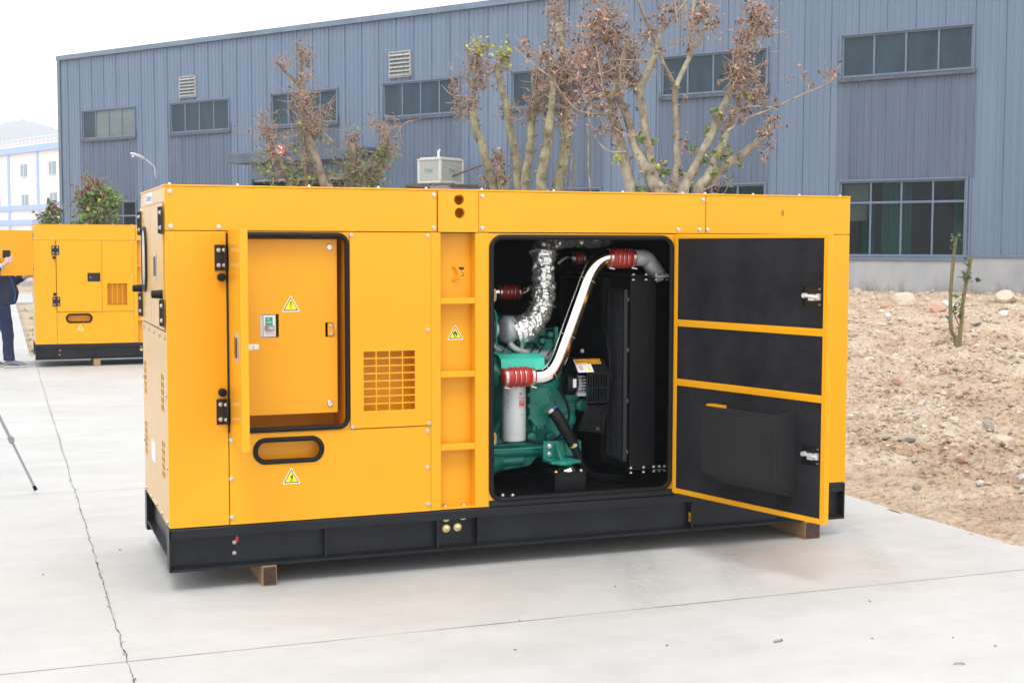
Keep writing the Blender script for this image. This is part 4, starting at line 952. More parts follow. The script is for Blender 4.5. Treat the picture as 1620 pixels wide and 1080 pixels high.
# crumbs of soil: uncountable
m = MB(); random.seed(5)
for i in range(9000):
    px, py = random.uniform(1300, 1640), random.uniform(478, 875); g = GR(px, py, .03)
    if g.x < 4.30 or (g.x < 4.60 and random.random() < 1.15-(g.x-4.3)*2.2): continue
    if g.x > 40: continue
    z = soil_h(g.x, g.y) if g.x > 4.57 else .0; dist = (g-CAM).length; s = random.uniform(.9, 2.2)*dist/FPX*(2.8 if random.random() < .16 else 1)
    s = min(s, .05)*(.22 if g.x < 4.58 else .5 if g.x < 5.6 else 1)
    c = Vector((g.x, g.y, z+s*.25)); m.cm = random.choices((0, 1, 2), (26, 1, 1))[0]
    P_ = [c+Vector((random.uniform(.6, 1.1)*s*a, random.uniform(.6, 1.1)*s*b, random.uniform(.4, .9)*s*c_)) for a, b, c_ in ((1,0,0),(0,1,0),(-1,0,0),(0,-1,0),(0,0,1),(0,0,-1))]
    I = [m.av(p) for p in P_]
    for a, b in ((0,1),(1,2),(2,3),(3,0)): m.face((I[a], I[b], I[4])); m.face((I[b], I[a], I[5]))
bmi = bmesh.new(); bmesh.ops.create_icosphere(bmi, subdivisions=2, radius=1); ico_v = [v.co.copy() for v in bmi.verts]; ico_f = [[v.index for v in f.verts] for f in bmi.faces]; bmi.free()
for i in range(3200):
    px, py = random.uniform(1338, 1640), 480+random.random()**.9*330; g = GR(px, py, .05)
    if g.x < 5.2 or g.x > 38: continue
    if noise.noise(Vector((g.x*.8, g.y*.8, 4))) < -.25: continue
    dist = (g-CAM).length; sz = (random.uniform(3.5, 7) if random.random() < .8 else random.uniform(7, 13))*dist/FPX*.5
    if g.x < 6.2: sz *= .6
    c = Vector((g.x, g.y, soil_h(g.x, g.y)+sz*.15)); sx_, sy_, szz = random.uniform(.8, 1.4), random.uniform(.7, 1.1), random.uniform(.45, .8); of = Vector((i*1.7, 0, 0)); rot = Matrix.Rotation(random.uniform(0, 6.28), 3, 'Z')
    m.cm = random.choices((0, 3), (6, 1))[0]; I = []
    for v in ico_v: q_ = v*(1+.45*noise.noise(v*1.6+of)+.18*noise.noise(v*4+of)); q_ = rot @ Vector((q_.x*sx_, q_.y*sy_, q_.z*szz)); I.append(m.av(c+q_*sz))
    for f in ico_f: m.face([I[k] for k in f])
tag(m.build('soil_crumbs', ['soil', 'rock_white', 'rock_red', 'rock_pale'], recalc=False), 'loose crumbs of soil and gravel', 'gravel', kind='stuff')
# dry grass before the plinth, weeds
def tuft(mb, c, n, h, sp, w_=.004):
    for _ in range(n):
        a = random.uniform(0, 6.28); r0 = random.uniform(0, sp); b = c+Vector((math.cos(a)*r0, math.sin(a)*r0, 0)); hh = h*random.uniform(.4, 1); l = Vector((random.gauss(0, .35), random.gauss(0, .35), 1)).normalized()
        sd_ = Vector((l.y, -l.x, 0)); sd_ = sd_.normalized()*w_ if sd_.length > 1e-4 else Vector((w_, 0, 0)); mid = b+l*hh*.5; tip = b+l*hh+Vector((random.gauss(0, .12), random.gauss(0, .12), -.05))*hh
        mb.poly([b-sd_, b+sd_, mid+sd_*.7, mid-sd_*.7]); mb.poly([mid-sd_*.7, mid+sd_*.7, tip])
m = MB()
for i in range(150):
    s = random.uniform(-2.5, 4.5); p = B0+BD*s-BN*random.uniform(.08, .8); tuft(m, Vector((p.x, p.y, soil_h(p.x, p.y)-.02)), 7, random.choice((.2, .3, .55)), .12, .004)
tag(m.build('dry_grass', 'tuft_dry', recalc=False), 'dry grass stalks along the foot of the plinth', 'grass', kind='stuff')
m = MB()
for i in range(60):
    px, py = random.uniform(1350, 1610), random.uniform(640, 830); g = GR(px, py, .03)
    if g.x > 4.8: tuft(m, Vector((g.x, g.y, soil_h(g.x, g.y))), 5, .03, .04, .003)
for i in range(260):
    x, y = random.uniform(-.3, .6), random.uniform(15.6, 34); h = .10
    if noise.noise(Vector((x*2, y*.5, 0))) > .05: tuft(m, Vector((x, y, -.07)), 9, h, .12, .008)
tag(m.build('weeds', 'weed', recalc=False), 'low green weeds on bare soil', 'weeds', kind='stuff')
# bits lying on the pavement
q = GR(1230, 1015); m = MB(); m.tube([q+Vector((-.018, -.003, .006)), q+Vector((.018, .003, .006))], .005, 10); m.cm = 1; m.tube([q+Vector((.0185, .003, .006)), q+Vector((.024, .004, .006))], .0052, 10)
tag(m.build('cigarette_butt', ['grey_plastic', 'wood_dark'], smooth=40), 'short grey cigarette butt lying on the concrete in the foreground', 'litter')
q = GR(1518, 1051); m = MB(); m.tube(smoothpath([q+Vector((-.02, .01, .004)), q+Vector((0, 0, .008)), q+Vector((.022, -.004, .004))]), .003, 6); tag(m.build('twig', 'twig'), 'tiny curved brown twig lying on the concrete at lower right', 'twig')
random.seed(21)
for i, (px, py) in enumerate(((973, 928), (1376, 951), (1055, 1021), (1575, 1022), (822, 982), (68, 909), (1508, 1009), (1380, 1010), (300, 660), (190, 870), (815, 1028))):
    q = GR(px, py); m = MB(); a = random.uniform(0, 3); s = random.uniform(.003, .009); v_ = Vector((math.cos(a), math.sin(a), 0))
    m.tube([q-v_*s+Vector((0, 0, .003)), q+v_*s+Vector((0, 0, .004))], [.0018, .0026], 6); tag(m.build('debris', 'bark_dark'), 'tiny dark bit of plant debris lying on the concrete', 'debris', 'specks of debris on the concrete')

# ------------------------------------------------------------------ warehouse (local x along the facade, y into the building, z up)
WH = empty('warehouse', tuple(B0), TH, 'long two storey warehouse clad in weathered blue corrugated metal', 'warehouse')
UP = [(-35.8, -32.41), (-30.21, -26.83), (-24.5, -21.17), (-18.96, -15.59), (-13.39, -9.95), (-7.79, -4.32), (-2.05, 1.58), (3.5, 6.9)]
UZ0, UZ1, LZ0, LZ1 = 6.15, 7.33, 1.42, 3.50
SH = {0: 0, 1: 0, 2: 0, 3: .02, 4: .03, 5: .07, 6: .22, 7: .25}
ups = [(a, b, UZ0+SH[i], UZ1+SH[i]*.9) for i, (a, b) in enumerate(UP)]
lows = [(a, b, LZ0, LZ1) for i, (a, b) in enumerate(UP) if i != 2]
lows[-2] = (-2.04, 1.49, LZ0, LZ1)
door = (-25.6, -20.6, .0, 4.55)
S0, S1, ZC, ZR = -37.37, 9.0, 1.42, 9.62
def corr(mb, s0, s1, z0, z1, holes, y=0.0, mi=lambda s, z: 0):
    prof = []; s = math.floor(s0/.2)*.2
    while s < s1+.2:
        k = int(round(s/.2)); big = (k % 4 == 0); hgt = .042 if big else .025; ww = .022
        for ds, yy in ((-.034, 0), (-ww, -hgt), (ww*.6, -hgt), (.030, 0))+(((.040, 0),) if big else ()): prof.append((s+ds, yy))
        s += .2
    def yat(u):
        for (a, ya), (b, yb) in zip(prof, prof[1:]):
            if a <= u <= b: return ya+(yb-ya)*(u-a)/max(1e-6, b-a)
        return 0
    us = sorted({round(u, 4) for u in [s0, s1]+[p[0] for p in prof if s0 < p[0] < s1]+[h for q in holes for h in q[:2] if s0 < h < s1]})
    zs = sorted({z for z in [z0, z1]+[h for q in holes for h in q[2:4] if z0 < h < z1]})
    idx = {}
    def vi(i, j):
        if (i, j) not in idx: idx[(i, j)] = mb.av((us[i], y+yat(us[i]), zs[j]))
        return idx[(i, j)]
    for i in range(len(us)-1):
        for j in range(len(zs)-1):
            cu, cv = (us[i]+us[i+1])/2, (zs[j]+zs[j+1])/2
            if any(h[0] < cu < h[1] and h[2] < cv < h[3] for h in holes): continue
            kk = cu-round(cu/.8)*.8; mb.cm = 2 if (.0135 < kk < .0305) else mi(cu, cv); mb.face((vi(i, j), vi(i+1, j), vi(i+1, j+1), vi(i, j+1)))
# weathered bays hang below the upper windows, between the storeys
def mi(s, z):
    for a, b in UP:
        if a-.12 < s < b+.12 and 3.4 < z < 6.4: return 1
    return 0
hol = ups+lows+[door]
extra = [(a-.12, b+.12) for a, b in UP]
m = MB()
dummy = [(a, b, 50, 51) for a, b in extra]+[(0, 0, 3.5, 6.15)]
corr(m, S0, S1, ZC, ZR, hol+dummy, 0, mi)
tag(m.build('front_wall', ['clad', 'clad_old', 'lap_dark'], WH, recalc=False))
m = MB(); m.box(S0, S0+.1, .03, 24, 0, ZR-.1); m.box(S1-.1, S1, .03, 24, 0, ZR-.1); m.box(S0+.1, S1-.1, 23.9, 24, 0, ZR-.1); m.build('side_and_back_walls', 'clad', WH)
m = MB(); m.box(S0+.11, S1-.11, 1.2, 1.25, 0.3, ZR-.2); m.box(S0+.11, S1-.11, .06, 1.19, 4.6, 4.7); m.build('dark_backing', 'inside_dark', WH)  # near-black sheets added to keep the space behind the windows dark
m = MB(); m.box(S0-.02, S1, -.05, 24, ZR, ZR+.02); m.build('roof', 'trim_blue', WH)
m = MB(); s = S0-.05
while s < S1:      # roof edge flashing in lengths
    e = min(s+3.0, S1); m.box(s, e-.008, -.13+.004*random.random(), -.045, ZR-.06+.01*random.random(), ZR+.14); s = e
m.build('roof_flashing', 'trim_blue', WH, bevel=.008)
m = MB(); m.box(S0-.06, S0+.12, -.07, -.045, 1.42, ZR-.07); m.box(S0-.06, S0-.03, -.07, .10, 1.42, ZR-.07); m.build('corner_trim', 'frame_blue', WH)
m = MB(); 
for a, b in ((S0-.02, door[0]), (door[1], S1)): m.box(a, b, -.06, .25, -.3, 1.40)
m.build('plinth', 'plinth', WH)
m = MB()
for a, b in ((S0-.02, door[0]), (door[1], S1)): m.box(a, b, -.10, .0, 1.401, 1.455)
m.build('plinth_flashing', 'frame_blue', WH, bevel=.004)
# windows
def window(a, b, z0, z1, upper):
    f = MB(); t = .055; n = 4; mull = []
    hs = []; W_ = (b-a-t*2-.05*(n-1))/n; zt = z1-.60
    for k in range(n):
        u = a+t+k*(W_+.05)
        if upper: hs.append((u, u+W_, z0+t, z1-t))
        else: hs.append((u, u+W_, z0+t, zt-.03)); hs.append((u, u+W_, zt+.03, z1-t))
    f.plate(a, b, z0, z1, -.02, .05, hs)
    o = f.build('window', 'frame_blue', WH)
    e = MB(); e.box(a-.05, b+.05, -.075, -.021, z1-.01, z1+.04); e.box(a-.05, a-.0, -.07, -.021, z0-.04, z1-.011); e.box(b+.0, b+.05, -.07, -.021, z0-.04, z1-.011); e.build('window_surround', 'frame_blue', o, bevel=.006)
    e = MB(); e.box(a-.08, b+.08, -.10, -.021, z0-.12, z0-.0405); 
    e.build('sill', 'sill_dark' if upper else 'frame_blue', o, bevel=.006)
    for h in hs:
        p = MB(); ty = random.uniform(-.004, .004); p.box(h[0]+.001, h[1]-.001, .012+ty, .018+ty, h[2]+.001, h[3]-.001); p.build('pane', ('pane_sky_tint' if a < -35 and h[0] > a+.5 else 'pane_matt') if upper else 'pane_glass', o)
    return o
g = bpy.data.materials.new('pane_glass'); g.use_nodes = True; n_ = g.node_tree.nodes; l_ = g.node_tree.links
tr_ = n_.new('ShaderNodeBsdfTransparent'); tr_.inputs[0].default_value = (.46, .52, .52, 1); gl_ = n_.new('ShaderNodeBsdfGlossy'); gl_.inputs['Roughness'].default_value = .03; gl_.inputs['Color'].default_value = (.9, .95, 1, 1); mxx = n_.new('ShaderNodeMixShader'); mxx.inputs[0].default_value = .012
l_.new(tr_.outputs[0], mxx.inputs[1]); l_.new(gl_.outputs[0], mxx.inputs[2]); l_.new(mxx.outputs[0], n_['Material Output'].inputs[0]); MT['pane_glass'] = g
for q in ups: window(*q, True)
for q in lows: window(*q, False)
# paler pane colour stands for bright sky in the leftmost upper window
# curtains and paper behind the lower right window
def curtain(a, b, z0, z1):
    m = MB(); pts = []; u = a
    while u < b: pts.append((u, .30+.035*math.sin(u*31)+.02*math.sin(u*13))); u += .025
    for (x, y), (x2, y2) in zip(pts, pts[1:]): m.poly([(x, y, z0), (x2, y2, z0), (x2, y2, z1), (x, y, z1)])
    return m.build('curtain', 'curtain', WH, smooth=180, recalc=False)
curtain(-.95, -.05, 1.5, 3.48); curtain(1.05, 1.45, 1.5, 3.48); curtain(-1.5, -1.15, 1.5, 3.0); curtain(-5.6, -4.5, 1.5, 3.48)
m = MB(); m.box(-1.98, -1.25, .10, .104, 2.95, 3.42); m.box(-1.98, -1.3, .108, .112, 2.40, 2.85); m.build('paper', 'paper', WH)
m = MB(); m.box(-33.9, -33.3, .1, .11, 2.4, 3.4); m.box(-35.2, -34.7, .1, .11, 2.4, 3.4); m.build('paper', 'paper', WH)
# louvred vents
for (a, b, z0, z1) in ((-29.6, -28.64, 7.50, 8.34), (-18.65, -17.66, 7.52, 8.42)):
    m = MB(); m.plate(a, b, z0, z1, -.10, .0, [(a+.05, b-.05, z0+.04, z1-.04)]); m.box(a+.05, b-.05, -.012, -.004, z0+.04, z1-.04); o = m.build('louvre_vent', 'louvre', WH)
    k = MB(); n = 6
    for i in range(n): z = z0+.05+(z1-z0-.08)*i/n; k.prismx([(-.13, z), (-.13, z+.012), (-.02, z+(z1-z0)/n*.95), (-.02, z+(z1-z0)/n*.85)], a+.02, b-.02)
    k.build('slat', 'louvre', o)
# doorway, awning
m = MB(); m.box(door[0]-.1, door[0], -.05, .05, 0, 4.6); m.box(door[1], door[1]+.1, -.05, .05, 0, 4.6); m.box(door[0]+.001, door[1]-.001, -.04, .05, 4.2, 4.6)
m.build('door_frame', 'frame_blue', WH)
m = MB(); m.box(door[0]+.02, door[1]-.02, .06, .1, 4.10, 4.19); m.build('roller_shutter', 'louvre', WH)
a0, _ = FB(360, 245, 1.4); a1, _ = FB(540, 240, 1.4); az = FB(360, 245, 1.4)[1]
m = MB(); m.prismx([(-1.4, az-.34), (-1.4, az), (-1.34, az+.03), (-.05, az+.10), (-.05, az+.03), (-1.3, az-.34)], a0, a1+.6); aw = m.build('awning', 'awning_grey', WH, bevel=.01)
m = MB(); m.box(a0+.05, a1+.55, -1.36, -.06, az-.33, az-.30); m.build('awning_soffit', 'sill_dark', aw)

# wall mounted lamp with curved arm
a = DP(246, 275, 38.5); b_ = DP(243, 262, 38.5); c_ = DP(230, 253, 38.5); s_, z_ = FB(246, 275)
dd = Vector((0, 0, 1)); sx_, zx_ = FB(247, 268); wallp = B0+BD*sx_; 
# arm grows out of the facade towards the viewer
P0 = B0+BD*FB(249, 284)[0]; P0.z = FB(249, 284)[1]
t0 = (P0-CAM).dot(cF)
A_ = [P0, DP(246, 277, t0-.3), DP(245, 266, t0-.7), DP(238, 258, t0-1.0), DP(228, 251, t0-1.3)]
m = MB(); m.tube(smoothpath(A_, 6), [.05]*25 if False else .038, 10); lamp = empty('wall_lamp', tuple(P0), 0, 'white cobra head lamp on a curved arm, on the blue wall above the small tree', 'lamp')
def local(o, root): 
    for v in o.data.vertices: v.co = v.co-root.location
    o.parent = root
local(m.build('arm', 'lamp_white', None, smooth=60), lamp)
h0, h1 = DP(230, 253, t0-1.25), DP(207, 242, t0-1.9); ax = (h1-h0); m = MB(); n = 14; rings = []
m.tube([h0+ax*(i/n) for i in range(n+1)], [max(.02, .145*math.sin(math.pi*min(1, (.10+.86*(i/n))))**.6*(1 if i > 2 else .5+.2*i)) for i in range(n+1)], 18)
hd = m.build('lamp_head', 'lamp_white', None, smooth=60)
for v in hd.data.vertices: 
    c = h0+ax*((v.co-h0).dot(ax)/ax.length_squared); v.co = c+Vector((v.co.x-c.x, v.co.y-c.y, (v.co.z-c.z)*.55))
local(hd, lamp)
m = MB(); m.tube([h0+ax*.35+Vector((0, 0, -.05)), h0+ax*.85+Vector((0, 0, -.05))], [.08, .09], 14); local(m.build('lens', 'plate_silver', None, smooth=60), lamp)

# red ring sign hanging at the awning
c = DP(443, 239, t0-3.4+1.2); fwd = -BN
c = onplane(443, 237, B0-BN*1.6, BN)
RS = empty('round_sign', tuple(c), TH, 'round red and white sign hanging by the awning behind the left tree', 'sign')
m = MB(); r_ = .235; m.lathe([(r_, -.02), (r_, .02)], (0, 0, 0), (0, 1, 0), 32); m.build('disc', 'red_sign', RS, smooth=40)
m = MB(); m.lathe([(r_*.62, 0), (r_*.62, .006)], (0, -.021, 0), (0, -1, 0), 28); m.build('sign_centre', 'print_white', RS, smooth=40)
m = MB(); m.prism([(-.05, .09), (.05, .06), (.01, -.02), (.07, -.08), (-.04, -.1), (-.02, -.01)], -.032, -.028); m.build('sign_mark', 'red_sign', RS)

# evaporative cooler on its bracket
off = 1.0
s0, z0 = FB(658, 291, off+1.25); s1, _ = FB(697, 291, off+1.25); zt = FB(658, 252, off+1.25)[1]
W_ = 1.25; s0 = FB(660, 291, off+W_)[0]; s1 = FB(697, 291, off+W_)[0]
CO = empty('air_cooler', tuple(B0+BD*((s0+s1)/2)-BN*(off+W_/2)+Vector((0, 0, z0))), TH, 'boxy white evaporative air cooler standing on a rusty wall bracket', 'air cooler')
hw, hd_, hh = (s1-s0)/2, W_/2, zt-z0
m = MB(); 
for sx in (-1, 1):
    for sy in (-1, 1): m.box(sx*hw-(.1 if sx > 0 else 0), sx*hw+(.1 if sx < 0 else 0), sy*hd_-(.1 if sy > 0 else 0), sy*hd_+(.1 if sy < 0 else 0), .08, hh-.05)
m.box(-hw, hw, -hd_, hd_, 0, .0795); m.box(-hw-.01, hw+.01, -hd_-.01, hd_+.01, hh-.0495, hh); m.box(-hw*.9, hw*.9, -hd_*.9, hd_*.9, hh+.0005, hh+.05)
m.build('casing', 'cooler', CO, bevel=.02)
for nm, bx in (('pad', (-hw+.1, hw-.1, -hd_+.02, -hd_+.05)), ('pad', (hw-.05, hw-.02, -hd_+.1, hd_-.1)), ('pad', (-hw+.02, -hw+.05, -hd_+.1, hd_-.1))):
    m = MB(); m.box(*bx, .08, hh-.05); p = m.build(nm, 'cooler_mesh', CO); k = MB()
    for i in range(1, 12): z = .08+(hh-.13)*i/12; k.box(bx[0]-.006, bx[1]+.006, bx[2]-.006, bx[3]+.006, z-.006, z+.006)
    if bx[1]-bx[0] > .2:
        for i in range(1, 9): u = bx[0]+(bx[1]-bx[0])*i/9; k.box(u-.006, u+.006, bx[2]-.009, bx[2]-.0065, .08, hh-.05)
    k.build('grille', 'cooler', p)
m = MB(); m.text('DAK', .17, lambda a, b: (a, -hd_-.012, hh*.52+b)); m.text('DAK', .17, lambda a, b: (hw+.012, a, hh*.52+b)); m.build('lettering', 'teal_print', CO, recalc=False)
m = MB(); m.tube([(-hw*.2, 0, hh), (-hw*.2, 0, hh+.30)], .04, 10); m.tube([(-hw*.2, 0, hh+.22), (-hw*.2+.06, 0, hh+.34)], .03, 8); m.build('inlet_pipe', 'lamp_white', CO)
m = MB(); m.lathe([(hw*.6, -.5), (hw*.75, -.02)], (0, 0, 0), (0, 0, 1), 20); m.build('outlet_duct', 'cooler', CO, smooth=40)
BR = empty('wall_bracket', tuple(CO.location), TH, 'rusty steel bracket on the wall carrying the air cooler', 'bracket')
m = MB(); ye_ = off+hd_
for y in (-hd_, hd_): m.box(-hw-.45, hw+.55, y-.03, y+.03, -.07, -.005)
for x in (-hw-.4, hw+.45): m.box(x-.03, x+.03, -hd_-.1, ye_, -.135, -.0705)
m.tube([(hw+.45, -hd_, -.05), (hw+.45, -hd_, -.05)], .02, 6) if False else None
m.build('platform', 'rust', BR)
m = MB(); m.tube([(hw+.75, ye_-.1, -3.2), (hw+.75, ye_-.1, 1.15)], .05, 10); m.lathe([(.08, 0), (.09, .06), (.04, .10)], (hw+.75, ye_-.1, 1.15), (0, 0, 1), 14); m.build('post', 'louvre', BR, smooth=40)
m = MB(); m.tube([(hw+.75, ye_-.12, .85), (hw*.2, -hd_-.05, -.03)], .03, 8); m.tube([(-hw-.4, ye_-.02, .75), (-hw-.4, -hd_*.2, -.03)], .02, 8); m.build('tie_rod', 'rust', BR)

# ------------------------------------------------------------------ trees
def leafquad(mb, p, d, s, w_=.42):
    d = d.normalized(); sd_ = d.cross(Vector((random.gauss(0, 1), random.gauss(0, 1), random.gauss(0, 1)))); 
    if sd_.length < 1e-5: return
    sd_ = sd_.normalized()*s*w_; up_ = d.cross(sd_).normalized()*s*.18
    a, b, c, e = p, p+d*s*.45+sd_+up_, p+d*s, p+d*s*.45-sd_+up_
    mb.poly([a, b, c]); mb.poly([a, c, e])
def make_tree(name, label, cat, dep, limbs, clumps, bark='bark', group=None, ls=.055, yj=.5, base_px=None, seed=1, mats=None, thin=False):
    random.seed(seed); mats = mats or ['leaf_dry', 'leaf_dark', 'leaf_green', 'leaf_lime']
    fx, fy = limbs[0][0][0], limbs[0][0][1]
    bx = base_px or sum(l[0][0] for l in limbs)/len(limbs)
    b = DP(bx, 384, dep); base = Vector((b.x, b.y, soil_h(b.x, b.y) if b.x > 4.6 else -.07)) if not thin else Vector((b.x, b.y, -.07))
    root = empty(name, tuple(base), 0, label, cat, group)
    tr = MB(); zl = base.z; dirs = []
    k = (-base.z+CAM.z)
    yb = DP(bx, 384, dep)
    low = base+Vector((0, 0, .0)); fork = base+Vector((0, 0, .75))
    limbs = [[(q[0], q[1], q[2]*(1.05 if bark == 'bark_dark' and not thin else .80), *q[3:]) for q in l] for l in limbs]; r0 = max(l[0][2] for l in limbs)*dep/FPX*.5
    if not thin: tr.tube([low-Vector((0, 0, .15)), low+Vector((0, 0, .2)), fork], [r0*2.3, r0*1.8, r0*1.7], 14, wob=.12, wf=3)
    paths = []
    for li, l in enumerate(limbs):
        dj = random.uniform(-yj, yj); pts = []; n = len(l)
        for i, q in enumerate(l): pts.append(DP(q[0], q[1], dep+dj*(i/n)*(1 if i else 0)+(.12*math.sin(li*2.4)) ))
        rad = [q[2]*dep/FPX*.5 for q in l]
        grow = (len(l[0]) < 4) and not thin
        if grow: pts = [fork-Vector((0, 0, .1))]+pts; rad = [rad[0]*1.25]+rad
        sp = smoothpath(pts, 6); rr = []
        for i in range(len(rad)-1):
            for t in range(6): rr.append(rad[i]+(rad[i+1]-rad[i])*t/6)
        rr.append(rad[-1])
        sp = [p+Vector((noise.noise(p*2.2), noise.noise(p*2.2+Vector((9, 0, 0))), noise.noise(p*2.2+Vector((0, 9, 0)))))*(.05*min(1, i/6)) for i, p in enumerate(sp)]
        tr.tube(sp, rr, 10, wob=.16, wf=9); paths.append((sp, rr))
        if rr[0] > .04:
            for i in range(2, len(sp)-1):      # knots and old cuts
                if random.random() < .55:
                    a = random.uniform(0, 6.28); d = Vector((math.cos(a), math.sin(a), random.uniform(-.2, .6))); tr.tube([sp[i]+d*rr[i]*.5, sp[i]+d*(rr[i]+.035)], [rr[i]*.45, rr[i]*.22], 6)
    o = tr.build('trunk', bark, None, smooth=60); 
    for v in o.data.vertices: v.co -= base
    o.parent = root
    tw = MB(); lf = MB()
    for (px, py, rp, n, kinds, spread) in clumps:
        c = DP(px, py, dep+random.uniform(-.1, .1)); rad = rp*dep/FPX
        for _ in range(int(n*(1.1 if thin else .28 if not kinds else .8 if kinds[2] > 4 and n > 15 else .42 if n > 75 else .58))):
            a = random.uniform(0, 6.28); el = random.gauss(.5, .6) if spread == 'up' else random.uniform(-1.2, 1.4)
            d = Vector((math.cos(a)*math.cos(el), math.sin(a)*math.cos(el), math.sin(el)))
            st = c+Vector((random.gauss(0, .28), random.gauss(0, .28), random.gauss(0, .4)))*rad; L = rad*random.uniform(.45, 1.75)
            mid = st+d*L*.5+Vector((random.gauss(0, .1), random.gauss(0, .1), random.gauss(0, .1)))*L; tip = st+d*L+Vector((random.gauss(0, .12), random.gauss(0, .12), .15))*L
            pp = smoothpath([st, mid, tip], 4); tw.tube(pp, [.008-.0050*i/(len(pp)-1) for i in range(len(pp))], 4, cap=False)
            nl = (random.randint(2, 5) if random.random() < .8 else 0) if kinds else 0
            for j in range(nl):
                t = random.uniform(.2, 1)**.8; p = pp[min(len(pp)-1, int(t*(len(pp)-1)+.5))]
                k = random.choices(range(4), kinds)[0]; lf.cm = k; s = ls*random.uniform(.7, 1.5)*(1.15 if k >= 2 else 1)
                dv = Vector((random.gauss(0, .7), random.gauss(0, .7), random.gauss(-.35 if k < 2 else .3, .6))); leafquad(lf, p+Vector((random.gauss(0, .02), random.gauss(0, .02), random.gauss(0, .02))), dv, s, .24 if k < 2 else .42)
    for mb_, nm, mm in ((tw, 'twigs', 'twig'), (lf, 'foliage', mats)):
        o = mb_.build(nm, mm, None, recalc=False)
        for v in o.data.vertices: v.co -= base
        o.parent = root
    return root
DR = (7, 3.6, 0, 0); DG = (3, 1, 5, .3); GN = (.6, .3, 8, .8); LM = (2, 1, .5, 6); D2 = (8, 2, .35, .1)
T = 'pollarded trees in front of the warehouse'
make_tree('pollarded_tree', 'brown leafed pollarded tree with three stems before the warehouse awning, leftmost', 'tree', 24.0,
 [[(462, 320, 15), (459, 293, 13), (447, 268, 13), (433, 243, 13), (425, 214, 10)], [(486, 320, 14), (485, 293, 12), (484, 224, 12), (482, 190, 9), (480, 156, 8), (477, 110, 6), (475, 84, 2.5)], [(520, 320, 16), (515, 292, 14), (503, 262, 13), (493, 232, 12), (487, 205, 11)],
  [(480, 150, 6, 0), (473, 139, 5), (460, 120, 5), (447, 106, 4), (438, 96, 2)], [(440, 282, 4, 0), (425, 274, 3), (412, 264, 2)]],
 [(424, 212, 19, 95, D2, 'up'), (418, 190, 17, 26, DR, 'up'), (486, 203, 24, 150, D2, 'a'), (478, 178, 30, 70, DR, 'up'), (474, 150, 24, 55, D2, 'a'), (477, 96, 15, 55, DR, 'up'), (474, 82, 14, 25, DR, 'up'), (446, 106, 16, 36, DR, 'up'), (484, 122, 12, 30, D2, 'a'), (500, 215, 30, 45, DG, 'up'), (514, 190, 22, 24, DR, 'up'),
  (425, 262, 16, 30, GN, 'a'), (437, 280, 14, 24, DG, 'a'), (410, 256, 10, 12, GN, 'a'), (462, 270, 18, 30, GN, 'a'), (470, 288, 18, 26, GN, 'a'), (500, 280, 18, 30, GN, 'a'), (520, 284, 12, 18, GN, 'a'), (438, 245, 22, 55, D2, 'a'), (484, 250, 10, 22, D2, 'a'), (462, 228, 18, 20, GN, 'a'), (492, 110, 12, 6, GN, 'a'), (400, 215, 22, 10, DR, 'up')], 'bark_dark', T, .050, .5, 484, 2)
make_tree('pollarded_tree', 'bushy low pollarded tree with green shoots and two brown heads, left of the air cooler', 'tree', 24.5,
 [[(560, 320, 14), (557, 292, 12), (558, 262, 11), (557, 226, 10)], [(583, 320, 14), (588, 295, 13), (598, 272, 12), (606, 250, 11), (611, 220, 10)]],
 [(557, 232, 15, 75, D2, 'up'), (556, 215, 15, 26, DR, 'up'), (560, 270, 26, 90, GN, 'a'), (552, 285, 20, 55, GN, 'a'), (575, 285, 20, 50, GN, 'a'), (598, 265, 20, 60, DG, 'a'), (610, 240, 18, 70, D2, 'up'), (612, 216, 20, 60, DR, 'up'), (606, 245, 16, 40, GN, 'a'), (600, 284, 16, 30, GN, 'a'), (595, 200, 16, 14, DR, 'up'), (630, 210, 24, 22, DR, 'up'), (590, 275, 12, 40, D2, 'a')], 'bark_dark', T, .050, .4, 572, 3)
make_tree('pollarded_tree', 'slim pollarded tree topped with yellow green leaves, just right of the air cooler', 'tree', 20.0,
 [[(783, 330, 20), (780, 302, 19), (768, 258, 18), (756, 213, 17), (745, 175, 15)], [(748, 180, 9, 0), (751, 140, 8), (752, 100, 5), (754, 85, 3)], [(822, 330, 19), (820, 302, 18), (814, 245, 16), (806, 190, 15), (796, 148, 13), (785, 113, 10), (784, 100, 6)], [(800, 320, 14), (796, 296, 12), (792, 262, 8), (790, 245, 4)]],
 [(742, 168, 20, 85, D2, 'a'), (725, 155, 22, 26, DR, 'up'), (716, 128, 14, 8, DR, 'up'), (751, 130, 28, 120, DR, 'up'), (750, 105, 20, 60, DR, 'up'), (757, 82, 15, 48, LM, 'up'), (768, 78, 10, 22, LM, 'up'), (784, 110, 16, 34, D2, 'a'), (797, 92, 13, 52, LM, 'up'), (770, 125, 16, 22, DR, 'a'), (796, 178, 14, 26, DR, 'a'), (791, 285, 18, 75, D2, 'a'), (790, 255, 12, 40, DR, 'up'), (768, 292, 14, 36, DR, 'a'), (806, 172, 8, 6, LM, 'a'), (728, 182, 14, 14, DR, 'a')], 'bark_green', T, .046, .4, 800, 4)
